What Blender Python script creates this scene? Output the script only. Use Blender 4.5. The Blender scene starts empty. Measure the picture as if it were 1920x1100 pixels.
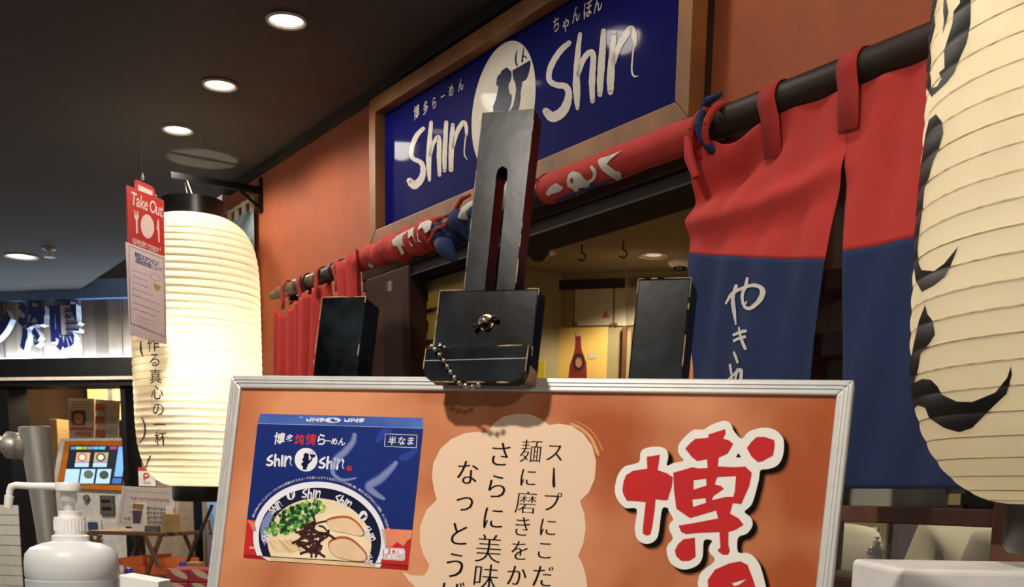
import bpy, bmesh, math, random
from math import sin, cos, pi, radians as rad, atan2, hypot, sqrt
from mathutils import Vector as V, Matrix
from mathutils.geometry import tessellate_polygon
random.seed(7)
SC = bpy.context.scene
COL = SC.collection
# ------------------------------------------------------------------ camera
# upper crop of an upright phone picture: the optical axis meets the picture plane below the frame
FPX, CX, CY = 2050.0, 960.0, 1280.0
EYE = V((0, 0, 1.5))
_p, _r = rad(10), rad(1.0)
FWD = V((0, cos(_p), -sin(_p))); _u0 = V((0, sin(_p), cos(_p)))
RGT = cos(_r) * V((1, 0, 0)) + sin(_r) * _u0
UPV = -sin(_r) * V((1, 0, 0)) + cos(_r) * _u0
cd = bpy.data.cameras.new('camera'); cam = bpy.data.objects.new('camera', cd); COL.objects.link(cam)
cam.matrix_world = Matrix(((RGT.x, UPV.x, -FWD.x, EYE.x), (RGT.y, UPV.y, -FWD.y, EYE.y), (RGT.z, UPV.z, -FWD.z, EYE.z), (0, 0, 0, 1)))
cd.sensor_fit = 'HORIZONTAL'; cd.sensor_width = 36; cd.lens = FPX / 1920 * 36
cd.shift_y = (CY - 550) / 1920; cd.clip_start = .01
cd.dof.use_dof = True; cd.dof.focus_distance = 1.55; cd.dof.aperture_fstop = 16
SC.camera = cam
# ------------------------------------------------------------------ world, exposure
w = bpy.data.worlds.new('mall_ambient'); SC.world = w; w.use_nodes = True
w.node_tree.nodes['Background'].inputs[0].default_value = (1, .93, .84, 1)
w.node_tree.nodes['Background'].inputs[1].default_value = .42
vs = SC.view_settings
vs.view_transform = 'Standard'; vs.look = 'None'; vs.gamma = 1; vs.exposure = 0.0; vs.use_curve_mapping = False
CEIL = 2.535
def lamp(name, kind, loc, power, col=(1, .9, .78), size=.04, aim=None, angle=164, blend=.35):
    d = bpy.data.lights.new(name, kind); d.energy = power; d.color = col
    if kind == 'SPOT':
        d.spot_size = rad(angle); d.spot_blend = blend; d.shadow_soft_size = size
    elif kind == 'POINT': d.shadow_soft_size = size
    elif kind == 'AREA': d.size = size
    o = bpy.data.objects.new(name, d); COL.objects.link(o); o.location = loc
    if aim is not None: o.rotation_euler = (V(aim) - V(loc)).to_track_quat('-Z', 'Y').to_euler()
    return o
# ceiling downlights: the row along the shop front that the photograph shows, its run on over the board,
# and the parallel row on the other side of the walkway, its last lamp added
ROW_A = [(-.579, 2.80), (-.845, 3.25), (-1.08, 3.64), (-2.43, 5.6)]
SEEN = [(537, 37), (412, 158), (333, 242), (40, 480)]
ROW_B = [(-.31, 2.36), (-.04, 1.93), (.23, 1.50), (.50, 1.07)]
ROW_C = [(-.55, .42), (-1.55, 2.1), (-2.15, 3.1), (-3.2, 4.9), (.35, -1.0)]  # last lamp, behind the camera, is added to brighten the white case
for x, y in ROW_A: lamp('downlight_beam', 'SPOT', (x, y, CEIL - .01), 9 if y < 5 else 45, aim=(x, y, 0))
for x, y in ROW_B: lamp('downlight_beam', 'SPOT', (x, y, CEIL - .01), 4.5, aim=(x, y, 0))
for x, y in ROW_C: lamp('downlight_beam', 'SPOT', (x, y, CEIL - .01), 36 if y > 1 else 95 if y > 0 else 50, aim=(x, y, 0))
# ------------------------------------------------------------------ frames
class Frame:
    def __init__(s, O, X, Y, Z=(0, 0, 1)):
        s.O, s.X, s.Y, s.Z = V(O), V(X).normalized(), V(Y).normalized(), V(Z).normalized()
    def __call__(s, x, y, z): return s.O + s.X * x + s.Y * y + s.Z * z
    def hit(s, px, py, y=0.0):
        d = ray(px, py); t = (s.O + s.Y * y - EYE).dot(s.Y) / d.dot(s.Y)
        q = EYE + d * t - s.O
        return (q.dot(s.X), q.dot(s.Z))
def ray(px, py): return FWD + RGT * ((px - CX) / FPX) - UPV * ((py - CY) / FPX)
def at(px, py, depth):
    d = ray(px, py); return EYE + d * (depth / d.y)
WALL = Frame((0, 2.53, 0), (.54285, -.83983, 0), (-.83983, -.54285, 0))      # y = out of the wall, towards the walkway
WORLD = Frame((0, 0, 0), (1, 0, 0), (0, 1, 0))
BRD = Frame((-.0045, 1.0916, 1.6063), (.939, -.343, -.025), (-.331, -.920, .209), (.094, .188, .978))   # y = out of the poster
_c15, _s15 = cos(rad(15)), sin(rad(15))
FAR = Frame((-2.58, 6.34, 0), (_c15, -_s15, 0), (-_s15, -_c15, 0))
BACK = Frame((.283, 4.812, 0), (_c15, -_s15, 0), (-_s15, -_c15, 0))
# ------------------------------------------------------------------ materials
def lin(c):
    if isinstance(c, str): c = [int(c[i:i + 2], 16) / 255 for i in (0, 2, 4)]
    return tuple(((x + .055) / 1.055) ** 2.4 if x > .04045 else x / 12.92 for x in c) + (1,)
MATS = {}
def mat(name, col, rough=.6, metal=0, var=.12, scale=30, bump=0, bscale=None, col2=None, emit=0, coat=0, trans=0, stretch=None, detail=4, spec=None, ramp=(.35, .65)):
    if name in MATS: return MATS[name]
    m = bpy.data.materials.new(name); m.use_nodes = True; nt = m.node_tree; b = nt.nodes['Principled BSDF']
    tc = nt.nodes.new('ShaderNodeTexCoord'); mp = nt.nodes.new('ShaderNodeMapping'); nt.links.new(tc.outputs['Object'], mp.inputs[0])
    if stretch: mp.inputs['Scale'].default_value = stretch
    n = nt.nodes.new('ShaderNodeTexNoise'); n.inputs['Scale'].default_value = scale; n.inputs['Detail'].default_value = detail
    nt.links.new(mp.outputs[0], n.inputs['Vector'])
    r = nt.nodes.new('ShaderNodeValToRGB'); nt.links.new(n.outputs['Fac'], r.inputs[0])
    c = lin(col)
    a = tuple(x * (1 - var) for x in c[:3]) + (1,); e = lin(col2) if col2 else tuple(min(1, x * (1 + var)) for x in c[:3]) + (1,)
    r.color_ramp.elements[0].color = a; r.color_ramp.elements[1].color = e
    r.color_ramp.elements[0].position, r.color_ramp.elements[1].position = ramp
    nt.links.new(r.outputs[0], b.inputs['Base Color'])
    b.inputs['Roughness'].default_value = rough; b.inputs['Metallic'].default_value = metal
    if coat: b.inputs['Coat Weight'].default_value = coat; b.inputs['Coat Roughness'].default_value = .06
    if spec is not None: b.inputs['Specular IOR Level'].default_value = spec
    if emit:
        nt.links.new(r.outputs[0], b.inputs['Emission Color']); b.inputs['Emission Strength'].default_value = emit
    if bump:
        n2 = nt.nodes.new('ShaderNodeTexNoise'); n2.inputs['Scale'].default_value = bscale or scale * 4; n2.inputs['Detail'].default_value = 3
        nt.links.new(mp.outputs[0], n2.inputs['Vector'])
        bp = nt.nodes.new('ShaderNodeBump'); bp.inputs['Strength'].default_value = bump; bp.inputs['Distance'].default_value = .004
        nt.links.new(n2.outputs['Fac'], bp.inputs['Height']); nt.links.new(bp.outputs[0], b.inputs['Normal'])
    MATS[name] = m
    return m
def see_through(name, col, alpha, rough=.05, glossy=.1):
    if name in MATS: return MATS[name]
    m = bpy.data.materials.new(name); m.use_nodes = True; nt = m.node_tree; nt.nodes.clear()
    o = nt.nodes.new('ShaderNodeOutputMaterial'); mx = nt.nodes.new('ShaderNodeMixShader'); t = nt.nodes.new('ShaderNodeBsdfTransparent')
    p = nt.nodes.new('ShaderNodeBsdfPrincipled'); p.inputs['Base Color'].default_value = lin(col); p.inputs['Roughness'].default_value = rough
    p.inputs['Specular IOR Level'].default_value = glossy * 5
    mx.inputs[0].default_value = alpha
    nt.links.new(t.outputs[0], mx.inputs[1]); nt.links.new(p.outputs[0], mx.inputs[2]); nt.links.new(mx.outputs[0], o.inputs[0])
    MATS[name] = m; return m
def paper(name, col, transl=.75, tcol=None):
    m = bpy.data.materials.new(name); m.use_nodes = True; nt = m.node_tree; nt.nodes.clear()
    o = nt.nodes.new('ShaderNodeOutputMaterial'); mx = nt.nodes.new('ShaderNodeMixShader'); mx.inputs[0].default_value = transl
    tc = nt.nodes.new('ShaderNodeTexCoord'); n = nt.nodes.new('ShaderNodeTexNoise'); n.inputs['Scale'].default_value = 9
    nt.links.new(tc.outputs['Object'], n.inputs['Vector'])
    r = nt.nodes.new('ShaderNodeValToRGB'); c = lin(col)
    r.color_ramp.elements[0].color = tuple(x * .9 for x in c[:3]) + (1,); r.color_ramp.elements[1].color = c
    nt.links.new(n.outputs['Fac'], r.inputs[0])
    d = nt.nodes.new('ShaderNodeBsdfDiffuse'); t = nt.nodes.new('ShaderNodeBsdfTranslucent')
    nt.links.new(r.outputs[0], d.inputs[0])
    if tcol: t.inputs[0].default_value = lin(tcol)
    else: nt.links.new(r.outputs[0], t.inputs[0])
    nt.links.new(d.outputs[0], mx.inputs[1]); nt.links.new(t.outputs[0], mx.inputs[2]); nt.links.new(mx.outputs[0], o.inputs[0])
    MATS[name] = m; return m
def glow(name, col, strength):
    if name in MATS: return MATS[name]
    m = bpy.data.materials.new(name); m.use_nodes = True; nt = m.node_tree
    b = nt.nodes['Principled BSDF']; b.inputs['Base Color'].default_value = lin(col)
    b.inputs['Emission Color'].default_value = lin(col); b.inputs['Emission Strength'].default_value = strength
    MATS[name] = m; return m
# ------------------------------------------------------------------ mesh helpers
ORG = {}
class MB:
    def __init__(s): s.v, s.f = [], []
    def add(s, vs, fs):
        k = len(s.v); s.v += [V(p) for p in vs]; s.f += [tuple(i + k for i in f) for f in fs]; return s
    def box(s, fr, x0, x1, y0, y1, z0, z1):
        p = [fr(x, y, z) for x in (x0, x1) for y in (y0, y1) for z in (z0, z1)]
        return s.add(p, [(0, 1, 3, 2), (4, 6, 7, 5), (0, 4, 5, 1), (2, 3, 7, 6), (0, 2, 6, 4), (1, 5, 7, 3)])
    def hexa(s, a, b):                      # two quads (world points) joined
        return s.add(list(a) + list(b), [(3, 2, 1, 0), (4, 5, 6, 7)] + [(i, (i + 1) % 4, 4 + (i + 1) % 4, 4 + i) for i in range(4)])
    def prism(s, pts, off):
        n = len(pts); off = V(off)
        tr = tessellate_polygon([[V(p) for p in pts]])
        return s.add([V(p) for p in pts] + [V(p) + off for p in pts], [t for t in tr] + [tuple(i + n for i in t[::-1]) for t in tr] + [(i, (i + 1) % n, n + (i + 1) % n, n + i) for i in range(n)])
    def tube(s, pts, rad_, seg=10, caps=True):
        pts = [V(p) for p in pts]; n = len(pts)
        if not hasattr(rad_, '__len__'): rad_ = [rad_] * n
        t = (pts[1] - pts[0]).normalized(); a = t.cross(V((0, 0, 1)))
        if a.length < .1: a = t.cross(V((1, 0, 0)))
        a.normalize(); vs = []
        for i, p in enumerate(pts):
            t = (pts[min(i + 1, n - 1)] - pts[max(i - 1, 0)]).normalized()
            a = (a - t * a.dot(t)).normalized(); b = t.cross(a)
            vs += [p + (a * cos(2 * pi * k / seg) + b * sin(2 * pi * k / seg)) * rad_[i] for k in range(seg)]
        fs = [(i * seg + k, i * seg + (k + 1) % seg, (i + 1) * seg + (k + 1) % seg, (i + 1) * seg + k) for i in range(n - 1) for k in range(seg)]
        if caps: fs += [tuple(range(seg))[::-1], tuple((n - 1) * seg + k for k in range(seg))]
        return s.add(vs, fs)
    def lathe(s, prof, c, seg=32, axis=None, caps=True, side=None):
        c = V(c); ax = V(axis or (0, 0, 1)).normalized()
        a = ax.cross(V((0, 1, 0))); a = (a if a.length > .1 else ax.cross(V((1, 0, 0)))).normalized(); b = ax.cross(a)
        vs = [c + ax * h + (a * cos(2 * pi * k / seg) + b * sin(2 * pi * k / seg)) * r for r, h in prof for k in range(seg)]
        n = len(prof)
        fs = [(i * seg + k, i * seg + (k + 1) % seg, (i + 1) * seg + (k + 1) % seg, (i + 1) * seg + k) for i in range(n - 1) for k in range(seg)]
        if caps: fs += [tuple(range(seg))[::-1], tuple((n - 1) * seg + k for k in range(seg))]
        return s.add(vs, fs)
    def grid(s, fn, nu, nv):
        vs = [fn(i / nu, j / nv) for j in range(nv + 1) for i in range(nu + 1)]
        return s.add(vs, [(j * (nu + 1) + i, j * (nu + 1) + i + 1, (j + 1) * (nu + 1) + i + 1, (j + 1) * (nu + 1) + i) for j in range(nv) for i in range(nu)])
    def flat(s, fn, outer, holes=()):       # 2-D polygon filled, each corner mapped to a point by fn
        loops = [[V((x, y, 0)) for x, y in l] for l in [outer, *holes]]
        pts = [p for l in loops for p in l]
        return s.add([fn(p.x, p.y) for p in pts], [t for t in tessellate_polygon(loops)])
    def fine(s, fn, outer, holes=(), maxlen=10):
        loops = [[V((x, y, 0)) for x, y in l] for l in [outer, *holes]]
        pts = [p for l in loops for p in l]
        bm = bmesh.new(); vv = [bm.verts.new(p) for p in pts]
        for t in tessellate_polygon(loops):
            try: bm.faces.new([vv[i] for i in t])
            except ValueError: pass
        for _ in range(7):
            lo = [e for e in bm.edges if e.calc_length() > maxlen]
            if not lo: break
            bmesh.ops.subdivide_edges(bm, edges=lo, cuts=1); bmesh.ops.triangulate(bm, faces=bm.faces[:])
        bm.verts.index_update()
        s.add([fn(v.co.x, v.co.y) for v in bm.verts], [tuple(v.index for v in f.verts) for f in bm.faces]); bm.free(); return s
    def build(s, name, m, parent=None, smooth=False, bevel=0, solid=0, seg=2, sub=0, fix=True, origin=None):
        me = bpy.data.meshes.new(name)
        if parent is not None: o0 = ORG[parent.name]
        elif origin is not None: o0 = V(origin)
        else:
            xs = [p.x for p in s.v]; ys = [p.y for p in s.v]
            o0 = V(((min(xs) + max(xs)) / 2, (min(ys) + max(ys)) / 2, min(p.z for p in s.v)))
        me.from_pydata([p - o0 for p in s.v], [], s.f)
        if fix:
            bm = bmesh.new(); bm.from_mesh(me); bmesh.ops.recalc_face_normals(bm, faces=bm.faces[:]); bm.to_mesh(me); bm.free()
        if smooth:
            me.polygons.foreach_set('use_smooth', [True] * len(me.polygons))
            if smooth != 'all': me.set_sharp_from_angle(angle=rad(40))
        me.materials.append(m); ob = bpy.data.objects.new(name, me); COL.objects.link(ob)
        if parent is None: ob.location = o0
        else: ob.parent = parent
        ORG[ob.name] = o0
        if solid:
            q = ob.modifiers.new('solid', 'SOLIDIFY'); q.thickness = solid; q.offset = 0
        if bevel:
            q = ob.modifiers.new('bevel', 'BEVEL'); q.width = bevel; q.segments = seg; q.limit_method = 'ANGLE'
        if sub:
            q = ob.modifiers.new('sub', 'SUBSURF'); q.levels = q.render_levels = sub
        return ob
def tag(o, label, cat, group=None):
    o['label'] = label; o['category'] = cat
    if group: o['group'] = group
    return o
def struct(o): o['kind'] = 'structure'; return o
def thing(name, base, label, cat, group=None):
    o = bpy.data.objects.new(name, None); COL.objects.link(o); o.location = base; o.empty_display_size = .05
    ORG[o.name] = V(base); return tag(o, label, cat, group)
def one(mb, name, m, label, cat, group=None, **k): return tag(mb.build(name, m, **k), label, cat, group)
def zp(x0, y0, s, pts): return [(x0 + x / s, y0 + y / s) for x, y in pts]
def smooth_line(pts, n=6, closed=False):
    out = []; N = len(pts)
    for i in range(N if closed else N - 1):
        g = (lambda k: pts[k % N]) if closed else (lambda k: pts[max(0, min(N - 1, k))])
        p0, p1, p2, p3 = g(i - 1), g(i), g(i + 1), g(i + 2)
        for j in range(n):
            t = j / n
            out.append(tuple(.5 * (2 * b + (c - a) * t + (2 * a - 5 * b + 4 * c - d) * t * t + (3 * b - a - 3 * c + d) * t ** 3) for a, b, c, d in zip(p0, p1, p2, p3)))
    if not closed: out.append(tuple(pts[-1]))
    return out
def stroke(pts, w, n=6, rough=.06, cap=True):
    """brush stroke in the plane: polygon around a smoothed line; w = width or one width per point"""
    if not hasattr(w, '__len__'): w = [w] * len(pts)
    L = smooth_line([(x, y, q) for (x, y), q in zip(pts, w)], n)
    a, b = [], []
    for i, (x, y, q) in enumerate(L):
        x0, y0, _ = L[max(0, i - 1)]; x1, y1, _ = L[min(len(L) - 1, i + 1)]
        d = hypot(x1 - x0, y1 - y0) or 1; nx, ny = -(y1 - y0) / d, (x1 - x0) / d
        ha = q / 2 * (1 + random.uniform(-rough, rough)); hb = q / 2 * (1 + random.uniform(-rough, rough))
        a.append((x + nx * ha, y + ny * ha)); b.append((x - nx * hb, y - ny * hb))
    return [[a[i], a[i + 1], b[i + 1], b[i]] for i in range(len(a) - 1)] + ([[(L[k][0] + cos(t * pi / 4) * L[k][2] * .5, L[k][1] + sin(t * pi / 4) * L[k][2] * .5) for t in range(8)] for k in (0, -1)] if cap else [])
def ellipse(cx, cy, rx, ry, n=40, a0=0, a1=2 * pi, rot=0):
    c, s_ = cos(rot), sin(rot)
    return [(cx + c * rx * cos(t) - s_ * ry * sin(t), cy + s_ * rx * cos(t) + c * ry * sin(t)) for t in [a0 + (a1 - a0) * i / n for i in range(n)]]
def clip(poly, a, b, c):                     # keep a*x+b*y<=c
    out = []
    for i, p in enumerate(poly):
        q = poly[(i + 1) % len(poly)]; dp = a * p[0] + b * p[1] - c; dq = a * q[0] + b * q[1] - c
        if dp <= 0: out.append(p)
        if dp * dq < 0: t = dp / (dp - dq); out.append((p[0] + (q[0] - p[0]) * t, p[1] + (q[1] - p[1]) * t))
    return out
_gl = {}
def glyph(ch, off=0.0):
    """outline of one character, filled, centred, about one unit tall"""
    k = (ch, off)
    if k not in _gl:
        cu = bpy.data.curves.new('t', 'FONT'); cu.body = ch; cu.size = 1; cu.offset = off; cu.resolution_u = 3; cu.align_x = 'CENTER'
        o = bpy.data.objects.new('t', cu); COL.objects.link(o); bpy.context.view_layer.update()
        ev = o.evaluated_get(bpy.context.evaluated_depsgraph_get()); me = ev.to_mesh()
        vs = [(v.co.x, v.co.y) for v in me.vertices]; fs = [tuple(p.vertices) for p in me.polygons]
        ev.to_mesh_clear(); bpy.data.objects.remove(o); bpy.data.curves.remove(cu)
        if ord(ch[0]) > 0x2000 and vs: vs = [(x, y - .36) for x, y in vs]
        _gl[k] = (vs, fs)
    return _gl[k]
def text(mb, fn, s, x, y, h, off=0.0, sx=1, rot=0, skew=0, step=None):
    """characters around (x,y) in plane units, h = character height; fn maps the plane to a point (y up)"""
    vs, fs = glyph(s, off); c, q = cos(rot), sin(rot)
    return mb.add([fn(x + (c * (a * sx + skew * b) - q * b) * h, y + (q * (a * sx + skew * b) + c * b) * h) for a, b in vs], fs)
# ================================================================== the setting
M_ceil = mat('ceiling_paint', '403c38', .75, var=.08, scale=60, bump=.08, bscale=300)
M_wall = mat('orange_wall', 'ae5c39', .75, var=.05, scale=14, bump=.25, bscale=260)
M_wood = mat('sign_frame_wood', '8a5a2c', .5, var=.3, scale=9, stretch=(1, 1, 1), bump=.15, bscale=40, detail=8)
M_dkwood = mat('dark_brown_wood', '38221a', .6, var=.25, scale=8, bump=.1, spec=.15)
M_rail = mat('window_rail_wood', '6e4433', .5, var=.2, scale=12)
M_black = mat('black_metal', '0b0b0c', .5, var=.2, scale=20, spec=.2)
M_tan = mat('tan_interior', '8f8058', .8, var=.08, scale=5)
M_tanceil = mat('tan_interior_ceiling', '85785c', .85, var=.06, scale=5)
M_floor = mat('floor_tile', '6a625a', .4, var=.1, scale=3)
M_white = mat('white_plastic', 'e6e4e0', .4, var=.03, scale=10)
M_chrome = mat('brushed_steel', 'b9b5ae', .42, metal=.75, var=.1, scale=40, stretch=(6, 6, .3))
M_lens = glow('downlight_lens', 'fff4e0', 14)
M_paperw = mat('white_paper', 'e8e4dc', .7, var=.04, scale=8)
struct(MB().box(WORLD, -8, 6, -4, 12, -.1, 0).build('floor', M_floor))
W2 = WALL
# mall ceiling, cut along the shop front
p = [W2(-9, 0, 0), W2(6, 0, 0), W2(6, 9, 0), W2(-9, 9, 0)]
struct(MB().hexa([V((q.x, q.y, CEIL)) for q in p], [V((q.x, q.y, CEIL + .08)) for q in p]).build('ceiling', M_ceil))
struct(MB().box(W2, -1.9, 6, 0, .025, CEIL - .022, CEIL - .001).build('trim_1', mat('shadow_gap', '14120f', .8)))  # solid dark bar in place of the shaded gap under the ceiling
m = MB(); m.box(W2, -1.87, 4, -.12, 0, 2.12, CEIL + .1); m.box(W2, -1.87, -.745, -.12, 0, 0, 2.12); m.box(W2, 1.95, 4, -.12, 0, 0, 2.12)
struct(m.build('wall_front', M_wall))
struct(MB().box(W2, -1.99, -1.87, -1.2, 0, 0, CEIL + .1).build('wall_left', M_wall))
# header beam, jambs, rails
hd = struct(MB().box(W2, -.78, 1.95, -.12, .016, 2.062, 2.12).build('trim_2', mat('beam_brown', '2e1d15', .8, var=.2, scale=8, spec=.1), bevel=.003))
MB().box(W2, -.78, 1.95, -.10, .012, 2.034, 2.062).build('door_track', mat('track_dark', '17120f', .7, spec=.15), hd, bevel=.002)
MB().box(W2, -.52, 1.95, -.02, .016, 2.0345, 2.038).build('track_lip', mat('track_edge', '3a332c', .5, spec=.2), hd)
struct(MB().box(W2, -.745, -.487, -.034, .02, 0, 2.062).build('trim_3', M_dkwood, bevel=.004))
# window in the shop front, right of the doorway: posts, rails, panes
wn = struct(MB().box(W2, .79, .85, -.12, .02, 0, 2.034).build('window_1', M_rail, bevel=.003))
MB().box(W2, 1.225, 1.30, -.12, .03, 0, 2.034).build('post', M_rail, wn, bevel=.003)
MB().box(W2, 1.30, 1.95, -.12, .0, 0, 1.5).build('side_panel', M_rail, wn)
for z0, z1 in ((1.4605, 1.4855), (1.715, 1.752), (1.815, 1.845)):
    MB().box(W2, .85, 1.225, -.08, 0, z0, z1).build('rail', M_rail, wn, bevel=.002)
MB().box(W2, .85, 1.225, -.12, .04, 1.30, 1.376).build('sill', M_dkwood, wn, bevel=.003)
MB().box(W2, .85, 1.225, -.10, .0, 0, 1.30).build('apron_panel', M_dkwood, wn)
M_glass = see_through('window_glass', 'b8b4a8', .10, .03, .1)
MB().box(W2, .85, 1.225, -.045, -.040, 1.376, 1.4605).build('pane', M_glass, wn)
MB().box(W2, 1.008, 1.012, -.04, -.03, 1.376, 1.4605).build('pane_edge', mat('acrylic_edge', '9a968a', .2), wn)
M_frost = mat('frosted_panel', 'a9a898', .5, var=.06, scale=4)
MB().box(W2, .85, 1.091, -.06, -.052, 1.4855, 1.715).build('pane', M_frost, wn)
MB().box(W2, 1.107, 1.225, -.075, -.066, 1.4855, 1.715).build('pane', mat('dark_panel', '605e54', .5), wn)
MB().box(W2, 1.091, 1.118, -.065, -.06, 1.506, 1.56).build('paper_slip', mat('pale_slip', 'b5b1a2', .6), wn)
MB().box(W2, 1.091, 1.115, -.065, -.06, 1.4855, 1.490).build('paper_slip', MATS['pale_slip'], wn)
MB().box(W2, .85, 1.225, -.05, -.045, 1.752, 1.815).build('pane', M_glass, wn)
MB().box(W2, .85, 1.225, -.05, -.045, 1.845, 2.034).build('pane', M_glass, wn)
# sliding door leaf parked at the left of the doorway
dr = struct(MB().box(W2, -.62, -.575, -.075, -.042, 0, 2.034).build('door_1', M_dkwood))
MB().box(W2, -.22, -.185, -.075, -.042, 0, 2.034).build('stile', M_dkwood, dr)
M_fp = paper('door_pane', 'b3a274', .6)
M_fp2 = mat('door_bar', '574c33', .5, var=.1, scale=6)
for i in range(26):
    z1 = 2.034 - i * .078
    MB().box(W2, -.575, -.22, -.062, -.056, max(0, z1 - .072), z1).build('pane', M_fp, dr)
    if z1 > .1:
        MB().box(W2, -.575, -.22, -.068, -.048, z1 - .078, z1 - .072).build('slat', M_fp2, dr)
        MB().box(W2, -.565, -.525, -.056, -.046, z1 - .05, z1 - .022).build('catch', M_black, dr)
# interior shell
def wl(px, py, y=0): return W2.hit(px, py, y)
struct(MB().box(BACK, -1.4, 4.5, -.1, 0, 0, 2.5).build('wall_back', M_tan))
struct(MB().box(BACK, -1.38, 4.4, 0, .012, 2.335, 2.372).build('trim_4', mat('dark_strip', '1d1710', .6)))
q = [W2(-1.84, -.12, 0), W2(4, -.12, 0), W2(4, -5.5, 0), W2(-1.84, -5.5, 0)]
struct(MB().hexa([V((a.x, a.y, 2.40)) for a in q], [V((a.x, a.y, 2.44)) for a in q]).build('ceiling_inner', M_tanceil))
struct(MB().box(W2, 4, 4.1, -5.5, -.12, 0, 2.5).build('wall_right', M_tan))
struct(MB().box(W2, -1.868, -1.84, -5.5, -.12, 0, 2.5).build('wall_side', M_tan))
def onceil(px, py, z): d = ray(px, py); return EYE + d * ((z - 1.5) / d.z)
# ------------------------------------------------------------------ downlights
def downlight(c, r, label, lit=True):
    t = thing('downlight', c, label, 'ceiling light', 'recessed ceiling downlights')
    MB().lathe([(r * .86, .001), (r * .88, -.004), (r, -.006), (r * 1.06, -.001)], c, 40, caps=False).build('trim_ring', mat('downlight_trim', 'b9b4aa', .35), t, smooth=True)
    MB().lathe([(r * .86, .0), (r * .80, -.0015), (r * .55, -.001)], c, 40, caps=False).build('reflector', glow('downlight_reflector', 'fff1dc', 1.6) if lit else mat('dim_reflector', 'cfc8ba', .3), t, smooth=True)
    MB().lathe([(r * .56, .0), (r * .4, -.0022), (.0005, -.003)], c, 28).build('lens', M_lens if lit else glow('unlit_lens_glow', 'fff1dc', .35), t, smooth=True)  # unlit lens gets a faint glow to keep it pale
    return t
names = ['downlight nearest the wooden sign frame, highest in the picture', 'second downlight down the row, between its two neighbours', 'third downlight down the row, above the hanging paper lantern', 'lone downlight far left, in front of the neighbouring shop sign']
for (px, py), nm, r in zip(SEEN, names, (.044, .044, .044, .072)): downlight(onceil(px, py, CEIL - .0005), r, 'round recessed ' + nm)
for (x, y) in ROW_B[:1]:
    downlight(V((x, y, CEIL - .0005)), .044, 'round recessed downlight over the middle of the shop sign')
c = onceil(92, 465, CEIL)
t = thing('sprinkler', c, 'small metal sprinkler head beside the far left downlight', 'sprinkler')
MB().lathe([(.03, 0), (.03, -.006), (.012, -.012), (.01, -.035)], c, 16).build('rose', M_chrome, t, smooth=True)
MB().lathe([(.002, -.035), (.024, -.037), (.024, -.040), (.002, -.041)], c, 14).build('deflector', M_chrome, t)
# inside the restaurant: light, dome camera, speaker disc, hooks
c = onceil(1225, 478, 2.3995); downlight(c, .056, 'round recessed downlight inside the restaurant near the dome camera', False)
lamp('inner_fill', 'SPOT', c - V((0, 0, .02)), 30, col=(1, .89, .70), aim=(c.x, c.y, 0), angle=140)  # spot added below the unlit downlight to brighten the room
for dx, dy in ((-1.2, .2), (-.35, -1.2), (1.2, -.9), (.75, -1.8), (1.3, -2.2)):
    c2 = c + V((dx, dy, 0)); lamp('inner_fill', 'SPOT', c2 - V((0, 0, .02)), 30 if dy > -1.5 else 34, col=(1, .89, .70), aim=(c2.x, c2.y, 0), angle=140)  # spots without fixtures, added to brighten the room and window
c = onceil(1275, 487, 2.3995)
t = thing('dome_camera', c, 'small white dome camera on the restaurant ceiling', 'security camera')
MB().lathe([(.045, 0), (.047, -.012), (.040, -.022), (.02, -.03)], c, 28).build('housing', mat('camera_white', 'cfc8b8', .4), t, smooth=True)
MB().lathe([(.026, -.024), (.024, -.038), (.014, -.047), (.001, -.05)], c, 24).build('dome', mat('smoked_dome', '1a1613', .08), t, smooth=True)
c = onceil(1012, 470, 2.3995)
t = thing('smoke_detector', c, 'pale round detector disc on the restaurant ceiling beside the easel mast', 'detector')
MB().lathe([(.06, 0), (.062, -.01), (.045, -.016), (.001, -.017)], c, 28).build('disc', mat('camera_white', 'cfc8b8', .4), t, smooth=True)
MB().lathe([(.022, -.015), (.018, -.032), (.001, -.034)], c, 18).build('sensor', mat('camera_white', 'cfc8b8', .4), t, smooth=True)
c = onceil(1012, 447, 2.3995)
one(MB().lathe([(.03, 0), (.038, -.03), (.036, -.06), (.02, -.08), (.001, -.085)], c, 24), 'spot_lamp', mat('dark_lamp', '201a14', .3), 'dark round spot lamp on the restaurant ceiling behind the mast', 'lamp', smooth=True)
for k, (px, py, w_) in enumerate(((1091, 458, 'left'), (1169, 452, 'right'))):
    c = onceil(px, py, 2.3995)
    pts = [c, c + V((0, 0, -.03))] + [c + V((.014 * sin(a), 0, -.044 + .014 * cos(a))) for a in [0.2 + i * .5 for i in range(9)]]
    one(MB().tube(pts, .003, 6), 'ceiling_hook', mat('hook_iron', '2a221a', .5), ['open iron ceiling hook with nothing hanging on it', 'iron ceiling hook that holds up the plastic sheet'][k], 'hook', smooth=True)
    HOOK = c
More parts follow.
